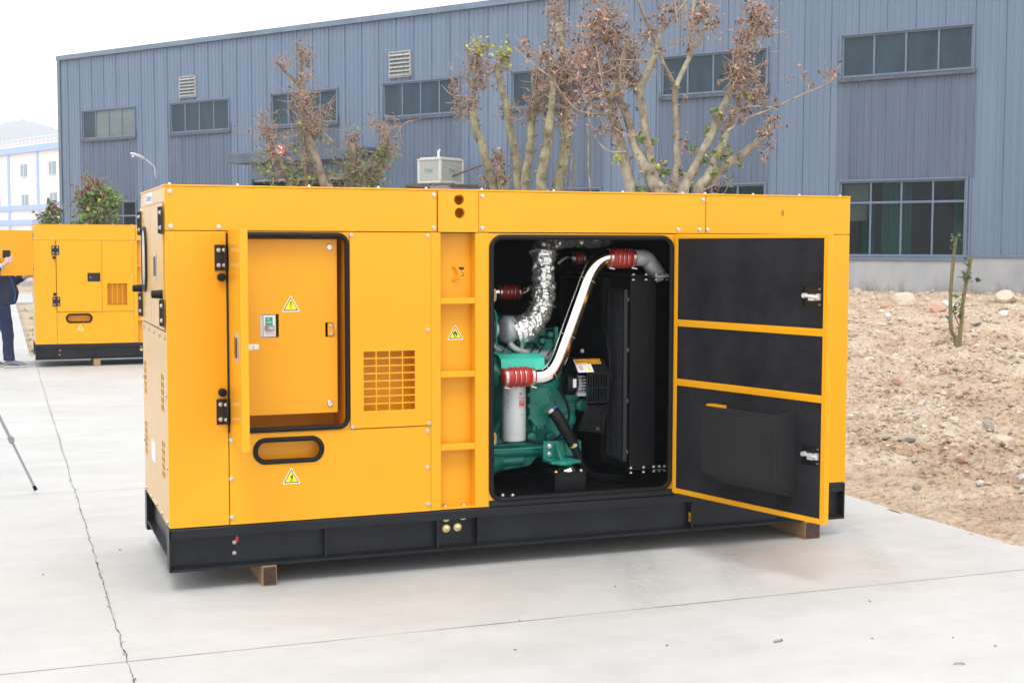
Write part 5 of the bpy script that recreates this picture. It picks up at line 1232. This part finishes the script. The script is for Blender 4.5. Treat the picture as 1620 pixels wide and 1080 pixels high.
make_tree('pollarded_tree', 'pollarded tree with three mossy stems and thick reddish dead leaves, middle of the group', 'tree', 19.5,
 [[(834, 330, 20), (832, 302, 18), (836, 250, 17), (842, 190, 16), (846, 150, 15), (846, 114, 13)], [(846, 170, 8, 0), (858, 152, 8), (868, 132, 6)], [(862, 330, 24), (858, 300, 22), (862, 255, 19), (870, 219, 18), (872, 170, 14), (872, 118, 10)], [(880, 330, 24), (880, 300, 20), (888, 252, 20), (898, 190, 19), (894, 140, 13), (892, 89, 12), (884, 50, 12), (880, 24, 9)], *[[(886+k*2.1, 175+(k*37) % 30, 1.6, 0), (888+k*2.0, 225, 1.5), (886+k*2.4+3*math.sin(k), 265, 1.4), (887+k*2.2, 306, 1.3)] for k in range(9)], [(931, 160, 2, 0), (932, 205, 2), (930, 240, 3.4), (932, 275, 3), (931, 306, 2.6)]],
 [(870, 110, 34, 190, DR, 'a'), (895, 120, 36, 150, DR, 'a'), (868, 150, 26, 90, D2, 'a'), (872, 180, 22, 80, D2, 'a'), (895, 170, 20, 60, DR, 'a'), (880, 24, 22, 70, (5, 3, 0, 0), 'up'), (885, 50, 20, 45, DR, 'a'), (838, 170, 20, 26, DR, 'a'), (915, 140, 30, 90, DR, 'a'), (915, 95, 26, 90, DR, 'a'), (832, 80, 14, 14, DR, 'a'), (860, 90, 14, 28, DR, 'a'), (914, 42, 6, 6, LM, 'a'), (826, 185, 16, 14, DR, 'a')], 'bark_green', T, .056, .5, 862, 5)
# hanging aerial roots on the middle tree
make_tree('pollarded_tree', 'big right hand pollarded tree with many pale spreading limbs and a long side branch', 'tree', 17.0,
 [[(1004, 330, 24), (999, 304, 22), (984, 225, 20), (972, 180, 19), (966, 150, 17), (958, 140, 12)], [(966, 155, 13, 0), (980, 120, 13), (990, 88, 12), (996, 58, 8)], [(1050, 318, 28), (1036, 292, 24), (1014, 250, 19), (998, 205, 17), (985, 165, 15), (976, 138, 12)],
  [(1066, 322, 27), (1045, 295, 20), (1028, 244, 17), (1018, 190, 16), (1014, 148, 16), (1024, 120, 15), (1036, 90, 13), (1041, 74, 12)], [(1040, 78, 10, 0), (1046, 45, 7), (1050, 10, 6), (1055, -30, 4)], [(1038, 70, 9, 0), (1028, 42, 8), (1014, 16, 7), (1004, -10, 6)], [(1014, 150, 11, 0), (1004, 138, 9), (996, 126, 8), (985, 110, 5)], [(1046, 50, 5, 0), (1062, 34, 4), (1080, 12, 4), (1096, -16, 3)],
  [(1071, 322, 22), (1069, 290, 17), (1070, 240, 14), (1070, 190, 13), (1069, 136, 12)], [(1069, 138, 9, 0), (1058, 115, 8), (1044, 84, 7)], [(1070, 137, 10, 0), (1080, 110, 10), (1091, 88, 9), (1104, 62, 8), (1116, 34, 6), (1122, 10, 3)], [(1088, 95, 7, 0), (1094, 62, 7), (1098, 30, 6), (1101, -12, 5)],
  [(1078, 322, 26), (1090, 290, 20), (1110, 245, 17), (1131, 199, 16), (1148, 160, 15), (1166, 118, 14), (1182, 78, 12), (1196, 45, 9), (1210, 8, 8)], [(1100, 320, 24), (1118, 285, 20), (1136, 240, 16), (1150, 205, 14), (1160, 175, 14), (1172, 148, 12), (1176, 120, 8)], [(1106, 318, 20), (1124, 290, 18), (1146, 262, 16), (1172, 246, 16), (1196, 228, 14), (1216, 208, 11)],
  [(1150, 207, 5, 0), (1176, 193, 4.5), (1214, 174, 4), (1246, 158, 4), (1275, 150, 3.6), (1300, 142, 3), (1314, 130, 2.6), (1322, 106, 2)], [(1002, 222, 8, 0), (1014, 205, 8), (1020, 192, 7)], [(1168, 175, 4, 0), (1190, 168, 4), (1216, 166, 3), (1230, 172, 2)], [(1272, 150, 2, 0), (1280, 138, 2), (1278, 126, 1.6)], [(972, 180, 5, 0), (940, 178, 4.5), (915, 175, 4), (892, 150, 3.6), (872, 122, 3.3), (840, 98, 3), (812, 76, 2)], [(990, 240, 5, 0), (962, 236, 3.5), (935, 218, 2.5), (922, 205, 1.5)]],
 [(985, 110, 36, 150, DR, 'a'), (945, 60, 36, 150, DR, 'up'), (975, 70, 30, 120, DR, 'up'), (950, 110, 34, 140, DR, 'a'), (925, 85, 26, 70, DR, 'a'), (962, 30, 26, 55, DR, 'up'), (1000, 90, 16, 30, DR, 'a'), (935, 160, 26, 40, DR, 'a'), (970, 205, 26, 60, DR, 'a'), (1000, 130, 16, 30, DR, 'a'), (1020, 60, 24, 26, DR, 'a'), (1045, 35, 26, 30, DR, 'a'), (1070, 20, 18, 20, DR, 'a'), (1110, 30, 24, 80, DR, 'up'), (1128, 36, 14, 22, DR, 'a'), (1100, 60, 18, 18, DR, 'a'),
  (1195, 35, 26, 120, DR, 'up'), (1212, 46, 20, 40, DR, 'a'), (1185, 65, 20, 60, DR, 'a'), (1168, 72, 12, 18, DR, 'a'), (1166, 125, 24, 110, DR, 'a'), (1190, 120, 22, 40, DR, 'a'), (1205, 150, 24, 45, DR, 'a'), (1176, 180, 18, 28, DR, 'a'), (1216, 205, 16, 34, DR, 'up'), (1215, 235, 14, 16, DR, 'a'), (1146, 190, 14, 22, DR, 'a'), (1280, 132, 12, 12, DR, 'a'), (1316, 120, 13, 18, DR, 'up'), (1250, 128, 7, 4, DR, 'a'), (1086, 228, 8, 9, DR, 'up'), (1078, 150, 12, 8, DR, 'a'), (1155, 110, 14, 16, DR, 'a'),
  (1130, 180, 10, 9, GN, 'a'), (1128, 215, 8, 8, GN, 'a'), (1095, 245, 10, 10, GN, 'a'), (1115, 250, 9, 8, GN, 'a'), (1165, 258, 7, 7, GN, 'a'), (1047, 268, 10, 14, GN, 'a'), (1020, 300, 12, 16, GN, 'a'), (1016, 224, 8, 7, GN, 'a'), (1150, 245, 12, 16, GN, 'a'), (1085, 275, 10, 10, DG, 'a'), (1005, 172, 5, 4, GN, 'a'), (974, 250, 6, 5, LM, 'a'), (1140, 285, 14, 10, DG, 'a'), (1180, 155, 7, 6, LM, 'a'), (1130, 300, 12, 14, (1, 6, 1, 0), 'a'), (1060, 298, 22, 30, None, 'a'), (1120, 298, 22, 26, None, 'a'), (970, 120, 60, 90, None, 'up'), (1180, 100, 50, 50, None, 'up'), (1090, 60, 60, 40, None, 'up'),
  (905, 200, 18, 16, DR, 'a'), (830, 72, 12, 10, DR, 'a'), (1030, 215, 8, 8, GN, 'a'), (1055, 270, 26, 12, None, 'a')], 'bark', T, .058, .7, 1062, 6)
# young trees at the left
make_tree('photinia_tree', 'small bushy tree with red new leaves before the left corner of the warehouse', 'tree', 26.0,
 [[(152, 372, 6, 0), (152, 345, 5), (150, 322, 4), (148, 300, 2)], [(152, 360, 4, 0), (165, 335, 3), (172, 318, 2)], [(152, 362, 4, 0), (138, 335, 3), (132, 316, 2)], [(152, 430, 7, 0), (152, 400, 6), (152, 372, 6)]],
 [(142, 308, 16, 70, (7, 1, 1, 0), 'up'), (152, 300, 12, 40, (7, 1, .5, 0), 'up'), (132, 322, 12, 36, (6, 1, 3, 0), 'up'), (160, 326, 20, 90, (0, 1, 8, 1), 'a'), (146, 340, 18, 80, (.6, 1, 8, .5), 'a'), (166, 340, 16, 60, (0, 1, 8, .5), 'a'), (136, 345, 14, 50, (0, 1, 8, 0), 'a'), (178, 318, 8, 16, (0, 0, 6, 2), 'a'), (150, 358, 22, 60, (0, 1, 8, 0), 'a'), (150, 380, 24, 60, (0, 1, 8, 0), 'a')], 'bark_dark', 'young trees with red tipped leaves', .075, .2, 152, 8, ['leaf_red', 'leaf_deep', 'leaf_green', 'leaf_lime'], True)
make_tree('photinia_tree', 'smallest red tipped young tree, before the white building', 'tree', 28.0,
 [[(80, 370, 4, 0), (81, 345, 3.5), (83, 326, 2)], [(80, 430, 5, 0), (80, 400, 4.5), (80, 370, 4)]],
 [(84, 330, 9, 26, (6, 1, 1, 0), 'up'), (92, 334, 7, 12, (6, 1, 1, 0), 'a'), (78, 344, 11, 30, (1, 1, 8, 0), 'a'), (66, 347, 8, 14, (6, 1, 3, 0), 'a'), (86, 350, 10, 24, (0, 1, 8, 0), 'a'), (80, 362, 14, 26, (0, 1, 8, 0), 'a')], 'bark_dark', 'young trees with red tipped leaves', .075, .2, 80, 9, ['leaf_red', 'leaf_deep', 'leaf_green', 'leaf_lime'], True)
# sapling on the soil
def hit_soil(px, py):
    d = ray(px, py); t = 6.0
    while t < 60:
        q = CAM+d*t
        if q.z < soil_h(q.x, q.y): return q, t
        t += .03
    return q, t
q, t = hit_soil(1515, 547)
SA = empty('sapling', tuple(q), 0, 'leafy cut back sapling with two thin stems growing from the churned soil', 'sapling')
dq = (q-CAM).dot(cF); m = MB()
s1_ = smoothpath([q-Vector((0, 0, .05)), DP(1512, 535, dq), DP(1505, 522, dq-.05), DP(1504, 500, dq-.05), DP(1504, 465, dq-.03), DP(1507, 425, dq), DP(1510, 395, dq), DP(1512, 376, dq)], 5)
s2_ = smoothpath([q-Vector((0, 0, .05)), DP(1518, 535, dq), DP(1521, 510, dq+.05), DP(1523, 480, dq+.05), DP(1528, 450, dq+.03), DP(1534, 420, dq), DP(1536, 404, dq)], 5)
for pth, wob_ in ((s1_, .2), (s2_, .2)): n = len(pth); m.tube(pth, [.060-.026*min(1, i/7)-.008*i/n for i in range(n)], 10, wob=.3, wf=22)
m.tube(smoothpath([DP(1517, 515, dq), DP(1512, 502, dq), DP(1507, 490, dq)], 4), .009, 8); local(m.build('trunk', 'sapling_bark', None, smooth=60), SA)
m = MB(); random.seed(4)
for px, py, n, r_ in ((1512, 377, 12, 5), (1506, 386, 8, 5), (1530, 415, 10, 5), (1527, 432, 16, 7), (1522, 440, 8, 5), (1545, 445, 3, 3), (1508, 465, 10, 6), (1516, 470, 7, 5), (1514, 488, 16, 8), (1520, 495, 8, 6), (1500, 504, 6, 4), (1532, 443, 5, 4)):
    for _ in range(n):
        c = DP(px+random.gauss(0, r_*.5), py+random.gauss(0, r_*.5), dq+random.gauss(0, .05)); m.cm = 2 if py in (443,) else random.choice((0, 0, 1)); leafquad(m, c, Vector((random.gauss(0, 1), random.gauss(0, 1), random.gauss(.2, .5))), random.uniform(.045, .09), .45)
c = DP(1546, 446, dq); m.cm = 0; leafquad(m, c, Vector((-.2, -.3, .4)), .10, .5)
local(m.build('foliage', ['leaf_deep', 'leaf_green', 'leaf_red'], None, recalc=False), SA)

# ------------------------------------------------------------------ far white building, hill
den = math.atan2(1, 0); 
def vpdir(vx):     # horizontal direction whose vanishing point lies at image column vx
    best = min((abs(810+FPX*(math.cos(a)*cR.x+math.sin(a)*cR.y)/((math.cos(a)*cF.x+math.sin(a)*cF.y) or 1e-9)-vx), a) for a in [(-1.57+k*.0005) for k in range(6280)]); return best[1]
wa = vpdir(-1150); wd_ = Vector((math.cos(wa), math.sin(wa), 0)); wn = Vector((-wd_.y, wd_.x, 0)); WP = DP(50, 384, 170)
if (WP-CAM).dot(wn) < 0: wn = -wn
WP.z = 0
def WBp(px, py): p = onplane(px, py, WP, wn)-WP; return p.dot(wd_), p.z
FBU = empty('factory_building', tuple(WP), wa, 'white rendered factory building with pale blue bands, far behind the person', 'building')
if Vector((-math.sin(wa), math.cos(wa), 0)).dot(wn) < 0: YS = -1
else: YS = 1
def wbox(mb, a, b, y0, y1, z0, z1): mb.box(min(a, b), max(a, b), min(YS*y0, YS*y1), max(YS*y0, YS*y1), z0, z1)
xa, xb = WBp(-160, 300)[0], WBp(150, 300)[0]; zt = WBp(50, 233)[1]
m = MB(); wbox(m, xa, xb, 0, 30, -.5, zt); m.build('wall', 'white_wall', FBU)
m = MB(); wbox(m, xa-.2, xb+.2, -.25, 0, zt-.6, zt+.2)
for py in (328, 351): z = WBp(50, py)[1]; wbox(m, xa, xb, -.15, -.001, z-.35, z+.30)
for px in (15, 61, -30): x = WBp(px, 300)[0]; wbox(m, x-.28, x+.28, -.30, -.26, 0, zt-.61) if False else wbox(m, x-.28, x+.28, -.14, -.002, .1, zt-.61)
m.build('colour_band', 'band_blue', FBU)
for px, py in ((38, 270), (83, 266), (40, 318), (85, 315), (-4, 322), (-6, 275)):
    x, z = WBp(px, py); 
    m = MB(); wbox(m, x-.95, x+.95, -.06, .02, z-.78, z+.78); o = m.build('window', 'far_glass', FBU); m = MB(); wbox(m, x-.05, x+.05, -.08, -.061, z-.78, z+.78); wbox(m, x-.7, x+.7, -.12, -.081, z-.86, z-.785); m.build('window_frame', 'white_wall', o)
m = MB(); x1_ = WBp(-60, 300)[0]; x2_ = WBp(49, 300)[0]; zz_ = WBp(20, 219)[1]; wbox(m, x1_, x2_, 5, 20, zt, zz_); m.build('rooftop_room', 'white_wall', FBU)
m = MB(); wbox(m, x1_-.2, x2_+.2, 4.8, 20.2, zz_+.001, zz_+.2); m.build('red_coping', 'far_red', FBU)
m = MB(); 
for z in (zt+.7, zt+1.2): wbox(m, xa, xb, .1, .15, z, z+.05)
k = xa
while k < xb: wbox(m, k, k+.05, .1, .15, zt+.2, zt+1.2); k += 1.2
m.build('railing', 'lamp_white', FBU)
# hill on the horizon
m = MB(); ridge = [(-260, 150), (-180, 188), (-100, 200), (-40, 206), (0, 198), (25, 193), (42, 191), (60, 195), (80, 202), (105, 208), (160, 220), (240, 250), (330, 300), (420, 360), (480, 384)]
rows = []
for fdep, hs in ((1150, 0), (1250, .35), (1350, .75), (1450, 1.0), (1700, .55), (2000, 0)):
    row = []
    for i in range(len(ridge)*4-3):
        a = i/4; j = min(int(a), len(ridge)-2); t = a-j; px = ridge[j][0]*(1-t)+ridge[j+1][0]*t; py = ridge[j][1]*(1-t)+ridge[j+1][1]*t
        top = DP(px, py, 1450).z; g = DP(px, 384, fdep); row.append(m.av((g.x, g.y, max(-1, top*hs+(12*noise.noise(Vector((i*.5, fdep*.01, 0))) if hs not in (0, 1.0) else 3*noise.noise(Vector((i*.9, 0, 0)))))))) 
    rows.append(row)
for a, b in zip(rows, rows[1:]):
    for i in range(len(a)-1): m.face((a[i], a[i+1], b[i+1], b[i]))
tag(m.build('hill', 'hill', smooth=180), kind='structure')

# ------------------------------------------------------------------ camera tripod at the left
cx, cy = -1.12, 3.1
foot = GR(57, 779); top_ = Vector((foot.x-.52, foot.y+.02, 1.28))
TP = empty('tripod', (top_.x, top_.y, 0), 0, 'grey aluminium tripod leg with a dark rubber foot, cut by the left edge', 'tripod')
for i, a in enumerate((0, 120, 240)):
    f = Vector((foot.x, foot.y, 0)) - Vector((top_.x, top_.y, 0)); f.rotate(Matrix.Rotation(R(a), 3, 'Z')); f.z = .018; a_ = Vector((0, 0, 1.22)); v_ = f-a_
    m = MB(); m.tube([a_, a_+v_*.42], .0125, 12); m.tube([a_+v_*.42, a_+v_*.71], .0105, 12); m.tube([a_+v_*.71, a_+v_*.985], .0085, 12); lg = m.build('leg', 'tripod_alu', TP, smooth=60)
    m = MB(); 
    for t in (.42, .71): q = a_+v_*t; m.tube([q-v_.normalized()*.022, q+v_.normalized()*.022], .0175, 12); m.box(q.x-.004, q.x+.022, q.y-.028, q.y-.008, q.z-.014, q.z+.018)
    m.build('leg_clamp', 'grey_plastic', lg, smooth=40); m = MB(); m.tube([a_+v_*.975, f], [.0115, .013], 12); m.build('rubber_foot', 'rubber', lg, smooth=50)
m = MB(); m.tube([(0, 0, .75), (0, 0, 1.42)], .014, 14); m.lathe([(.035, 1.18), (.04, 1.2), (.04, 1.26), (.03, 1.28)], (0, 0, 0), (0, 0, 1), 20); m.build('centre_column', 'tripod_alu', TP, smooth=50)
m = MB(); m.lathe([(.028, 1.42), (.03, 1.47), (.02, 1.5)], (0, 0, 0), (0, 0, 1), 16); m.box(-.03, .03, -.04, .04, 1.501, 1.52); m.build('tripod_head', 'hinge_black', TP, smooth=40, bevel=.003)
# ------------------------------------------------------------------ person holding the open end door of the background generator
PX, PY = -.77, 13.20
PE_ = empty('tmp', (0, 0, 0)); bpy.data.objects.remove(PE_)
def fused(mb, name, mt, parent, vox, smooth_it=2):
    o = mb.build(name, mt, parent); r = o.modifiers.new('remesh', 'REMESH'); r.mode = 'VOXEL'; r.voxel_size = vox; r.use_smooth_shade = True
    s = o.modifiers.new('smooth', 'SMOOTH'); s.iterations = smooth_it; s.factor = .5; return o
def ell(mb, c, r, seg=16, ring=10):
    c = Vector(c); rings = []
    for i in range(1, ring):
        a = math.pi*i/ring; rings.append([mb.av(c+Vector((r[0]*math.sin(a)*math.cos(2*math.pi*k/seg), r[1]*math.sin(a)*math.sin(2*math.pi*k/seg), r[2]*math.cos(a)))) for k in range(seg)])
    t, b = mb.av(c+Vector((0, 0, r[2]))), mb.av(c-Vector((0, 0, r[2])))
    for A, B in zip(rings, rings[1:]):
        for k in range(seg): mb.face((A[k], B[k], B[(k+1) % seg], A[(k+1) % seg]))
    for k in range(seg): mb.face((t, rings[0][k], rings[0][(k+1) % seg])); mb.face((b, rings[-1][(k+1) % seg], rings[-1][k]))
def sect(mb, rows, seg=20):     # rows of (cx, cy, z, rx, ry)
    rings = [[mb.av((cx+rx*math.cos(2*math.pi*k/seg), cy+ry*math.sin(2*math.pi*k/seg), z)) for k in range(seg)] for cx, cy, z, rx, ry in rows]
    for A, B in zip(rings, rings[1:]):
        for k in range(seg): mb.face((A[k], A[(k+1) % seg], B[(k+1) % seg], B[k]))
    mb.face(rings[0][::-1]); mb.face(rings[-1])
# local frame: person faces +x (towards the generator), near side is -y
hand = G3(17, 410, 12.63); hand = Vector((hand.x-PX, hand.y-PY, hand.z))
sh_n, sh_f = Vector((-.02, -.20, 1.40)), Vector((.0, .20, 1.40)); el_n = Vector((-.17, -.60, 1.27)); wr_n = Vector((hand.x-.085, hand.y-.0, hand.z-.07))
el_f = Vector((.20, .25, 1.17)); wr_f = Vector((.38, .17, 1.24)); hf = Vector((.46, .14, 1.27))
def limbs_arm(mb, s, e, w_, r, ex=0):
    mb.tube(smoothpath([s, s.lerp(e, .5), e, e.lerp(w_, .5), w_], 4), [r[0]+ex-(r[0]-r[1])*min(1, i/8) if i <= 8 else r[1]+ex-(r[1]-r[2])*(i-8)/8 for i in range(17)], 14)
hipn, hipf = Vector((.04, -.09, .90)), Vector((.0, .09, .90)); kn_n, an_n = Vector((.11, -.11, .50)), Vector((.125, -.12, .10)); kn_f, an_f = Vector((-.06, .10, .50)), Vector((-.16, .11, .10))
b = MB()
sect(b, [(-.02, 0, .84, .10, .15), (-.02, 0, .92, .13, .17), (0, 0, 1.02, .13, .155), (.0, 0, 1.15, .125, .155), (-.01, 0, 1.28, .12, .175), (-.02, 0, 1.38, .10, .185), (-.02, 0, 1.43, .06, .12), (-.015, 0, 1.47, .05, .055), (-.01, 0, 1.53, .048, .052)])
for s, e, w_ in ((sh_n, el_n, wr_n), (sh_f, el_f, wr_f)): limbs_arm(b, s, e, w_, (.052, .042, .027))
for h, k, a in ((hipn, kn_n, an_n), (hipf, kn_f, an_f)): b.tube(smoothpath([h, h.lerp(k, .5), k, k.lerp(a, .4), a], 4), [.088, .086, .083, .08, .075, .07, .065, .06, .056, .055, .056, .056, .054, .05, .045, .04, .037], 14)
ell(b, (.015, 0, 1.635), (.095, .077, .118)); ell(b, (.045, 0, 1.575), (.055, .055, .05)); 
b.tube([(.102, 0, 1.65), (.118, 0, 1.625), (.125, 0, 1.612)], [.008, .013, .016], 8); b.tube([(.09, -.022, 1.578), (.102, 0, 1.577), (.09, .022, 1.578)], .009, 8)
for s in (-1, 1): ell(b, (.0, s*.078, 1.63), (.018, .010, .030)); ell(b, (.09, s*.032, 1.668), (.016, .02, .010))
def hand5(mb, w_, palm, up_, side, curl, s=1):   # palm centre direction, five unequal bent fingers, thumb off the side
    d = (palm-w_).normalized(); mb.tube([w_-d*.02, w_+d*.02, palm], [.027*s, .030*s, .036*s], 14); nn = d.cross(side).normalized()
    for i, L in enumerate((.072, .080, .074, .058)):
        o = palm+side*(.030-.020*i)*s+d*.012; p1 = o+d*L*.45*s-nn*curl*.012; p2 = p1+(d*.75-nn*curl*.65).normalized()*L*.33*s; p3 = p2+(d*.35-nn*curl*.95).normalized()*L*.28*s
        mb.tube([o-d*.02, o, p1, p2, p3], [.0105, .010, .0092, .0085, .0070], 8)
    o = w_+d*.028+side*.024*s; mb.tube([o, o+(d*.5+side*.8).normalized()*.034, o+(d*.85+side*.5-nn*curl*.3).normalized()*.066], [.0125, .011, .008], 8)
dirn = (hand-wr_n).normalized(); hand5(b, wr_n, wr_n+dirn*.07, None, Vector((-.35, 0, .94)).normalized(), 1)
hand5(b, wr_f, wr_f+(hf-wr_f).normalized()*.07, None, Vector((0, 0, 1)), -1)
for a in (an_n, an_f): b.tube([a, a+Vector((.05, 0, -.045)), a+Vector((.14, 0, -.065))], [.036, .036, .028], 10)
PR = fused(b, 'person', 'skin', None, .0065); PR.location = (PX, PY, 0)
tag(PR, 'person in navy jacket and jeans holding the open end door of the background generator', 'person')
j = MB(); sect(j, [(.06, 0, .86, .165, .20), (.075, 0, .93, .18, .205), (.09, 0, 1.03, .185, .20), (.06, 0, 1.15, .175, .195), (.0, 0, 1.28, .15, .20), (-.02, 0, 1.38, .125, .20), (-.02, 0, 1.435, .08, .135), (-.015, 0, 1.475, .066, .068), (-.01, 0, 1.50, .064, .066)])
def cuffed(mb, s, e, w_): 
    w2 = e.lerp(w_, .80); limbs_arm(mb, s, e, w2, (.078, .066, .048))
cuffed(j, sh_n, el_n, wr_n); cuffed(j, sh_f, el_f, wr_f); jk = fused(j, 'jacket', 'jacket', PR, .011, 2)
for e, w_ in ((el_n, wr_n), (el_f, wr_f)): k = MB(); k.tube([e.lerp(w_, .74), e.lerp(w_, .88)], [.046, .040], 14); k.build('shirt_cuff', 'cuff', jk, smooth=60)
k = MB(); pts = [(.165, -.03, 1.33), (.185, -.075, 1.22), (.213, -.07, 1.10), (.222, -.06, 1.0), (.205, -.055, .90)]
k.tube(smoothpath([(.115, -.12, 1.30), (.165, -.125, 1.22), (.200, -.13, 1.10), (.225, -.135, 1.02), (.205, -.135, .90)], 5), .008, 6)
k.tube(smoothpath([(-.10, -.17, 1.23), (.0, -.198, 1.235), (.10, -.150, 1.25)], 5), .010, 6); k.build('jacket_piping', 'jacket_blue', jk, smooth=60)
k = MB(); 
rows_ = [(-.01, 0, 1.235, .163, .202), (-.015, 0, 1.31, .152, .208)]; sect(k, rows_, 28); k.build('chest_band', 'jacket_teal', jk, smooth=60)
t = MB(); sect(t, [(.02, 0, .80, .13, .175), (.02, 0, .88, .145, .185), (-.01, 0, .95, .14, .175)])
for h, k_, a in ((hipn, kn_n, an_n), (hipf, kn_f, an_f)): t.tube(smoothpath([h, h.lerp(k_, .5), k_, k_.lerp(a, .4), a+Vector((0, 0, .0))], 4), [.105, .105, .102, .098, .094, .09, .086, .083, .08, .078, .077, .075, .073, .072, .072, .073, .074], 16, wob=.12, wf=12)
fused(t, 'trousers', 'jeans', PR, .011, 1)
for a in (an_n, an_f):
    s = MB(); s.tube([a+Vector((-.03, 0, .0)), a+Vector((.02, 0, -.02)), a+Vector((.08, 0, -.048)), a+Vector((.17, 0, -.062)), a+Vector((.215, 0, -.068))], [.046, .052, .046, .038, .020], 16); ell(s, (a.x-.02, a.y, .05), (.06, .042, .045))
    so_ = fused(s, 'shoe', 'shoe_grey', PR, .007, 2)
    u = MB(); u.prism([(a.x-.075, .001), (a.x+.20, .001), (a.x+.225, .02), (a.x+.21, .03), (a.x-.08, .03)], a.y-.045, a.y+.045); u.build('sole', 'shoe_sole', so_, bevel=.012)
    u = MB()
    for i in range(4): x = a.x+.045+.028*i; z = .094-.013*i; u.tube(smoothpath([(x-.01, a.y-.045, z-.028), (x, a.y-.012, z+.004), (x+.012, a.y+.03, z-.01)], 4), .0055, 6)
    u.tube([(a.x+.03, a.y-.045, .05), (a.x+.11, a.y-.047, .045)], .006, 6); u.build('laces', 'lace_blue', so_)
h = MB(); ell(h, (-.005, 0, 1.665), (.103, .086, .105)); h.tube([(-.06, -.04, 1.60), (-.06, .04, 1.60)], .045, 12)
ho = fused(h, 'hair', 'hair', PR, .009, 1)
for v in ho.data.vertices:
    if v.co.x > .055 and v.co.z < 1.70: v.co.x = .055
k = MB()
for s in (-1, 1): ell(k, (.101, s*.032, 1.664), (.007, .012, .006), 10, 6)
k.build('eyes', 'print_black', PR)

# ------------------------------------------------------------------ air that fades the far things
hz = bpy.data.materials.new('haze'); hz.use_nodes = True; n_ = hz.node_tree.nodes; n_.remove(n_['Principled BSDF'])
pv = n_.new('ShaderNodeVolumePrincipled'); pv.inputs['Color'].default_value = (.80, .86, .93, 1); pv.inputs['Density'].default_value = .0008; pv.inputs['Anisotropy'].default_value = .2
hz.node_tree.links.new(pv.outputs[0], n_['Material Output'].inputs['Volume']); MT['haze'] = hz
m = MB(); m.box(-1600, 1600, -80, 2600, -1.6, 160); tag(m.build('haze', 'haze'), 'thin pale haze over the whole place', 'haze', kind='stuff')
SC.cycles.volume_step_rate = 1
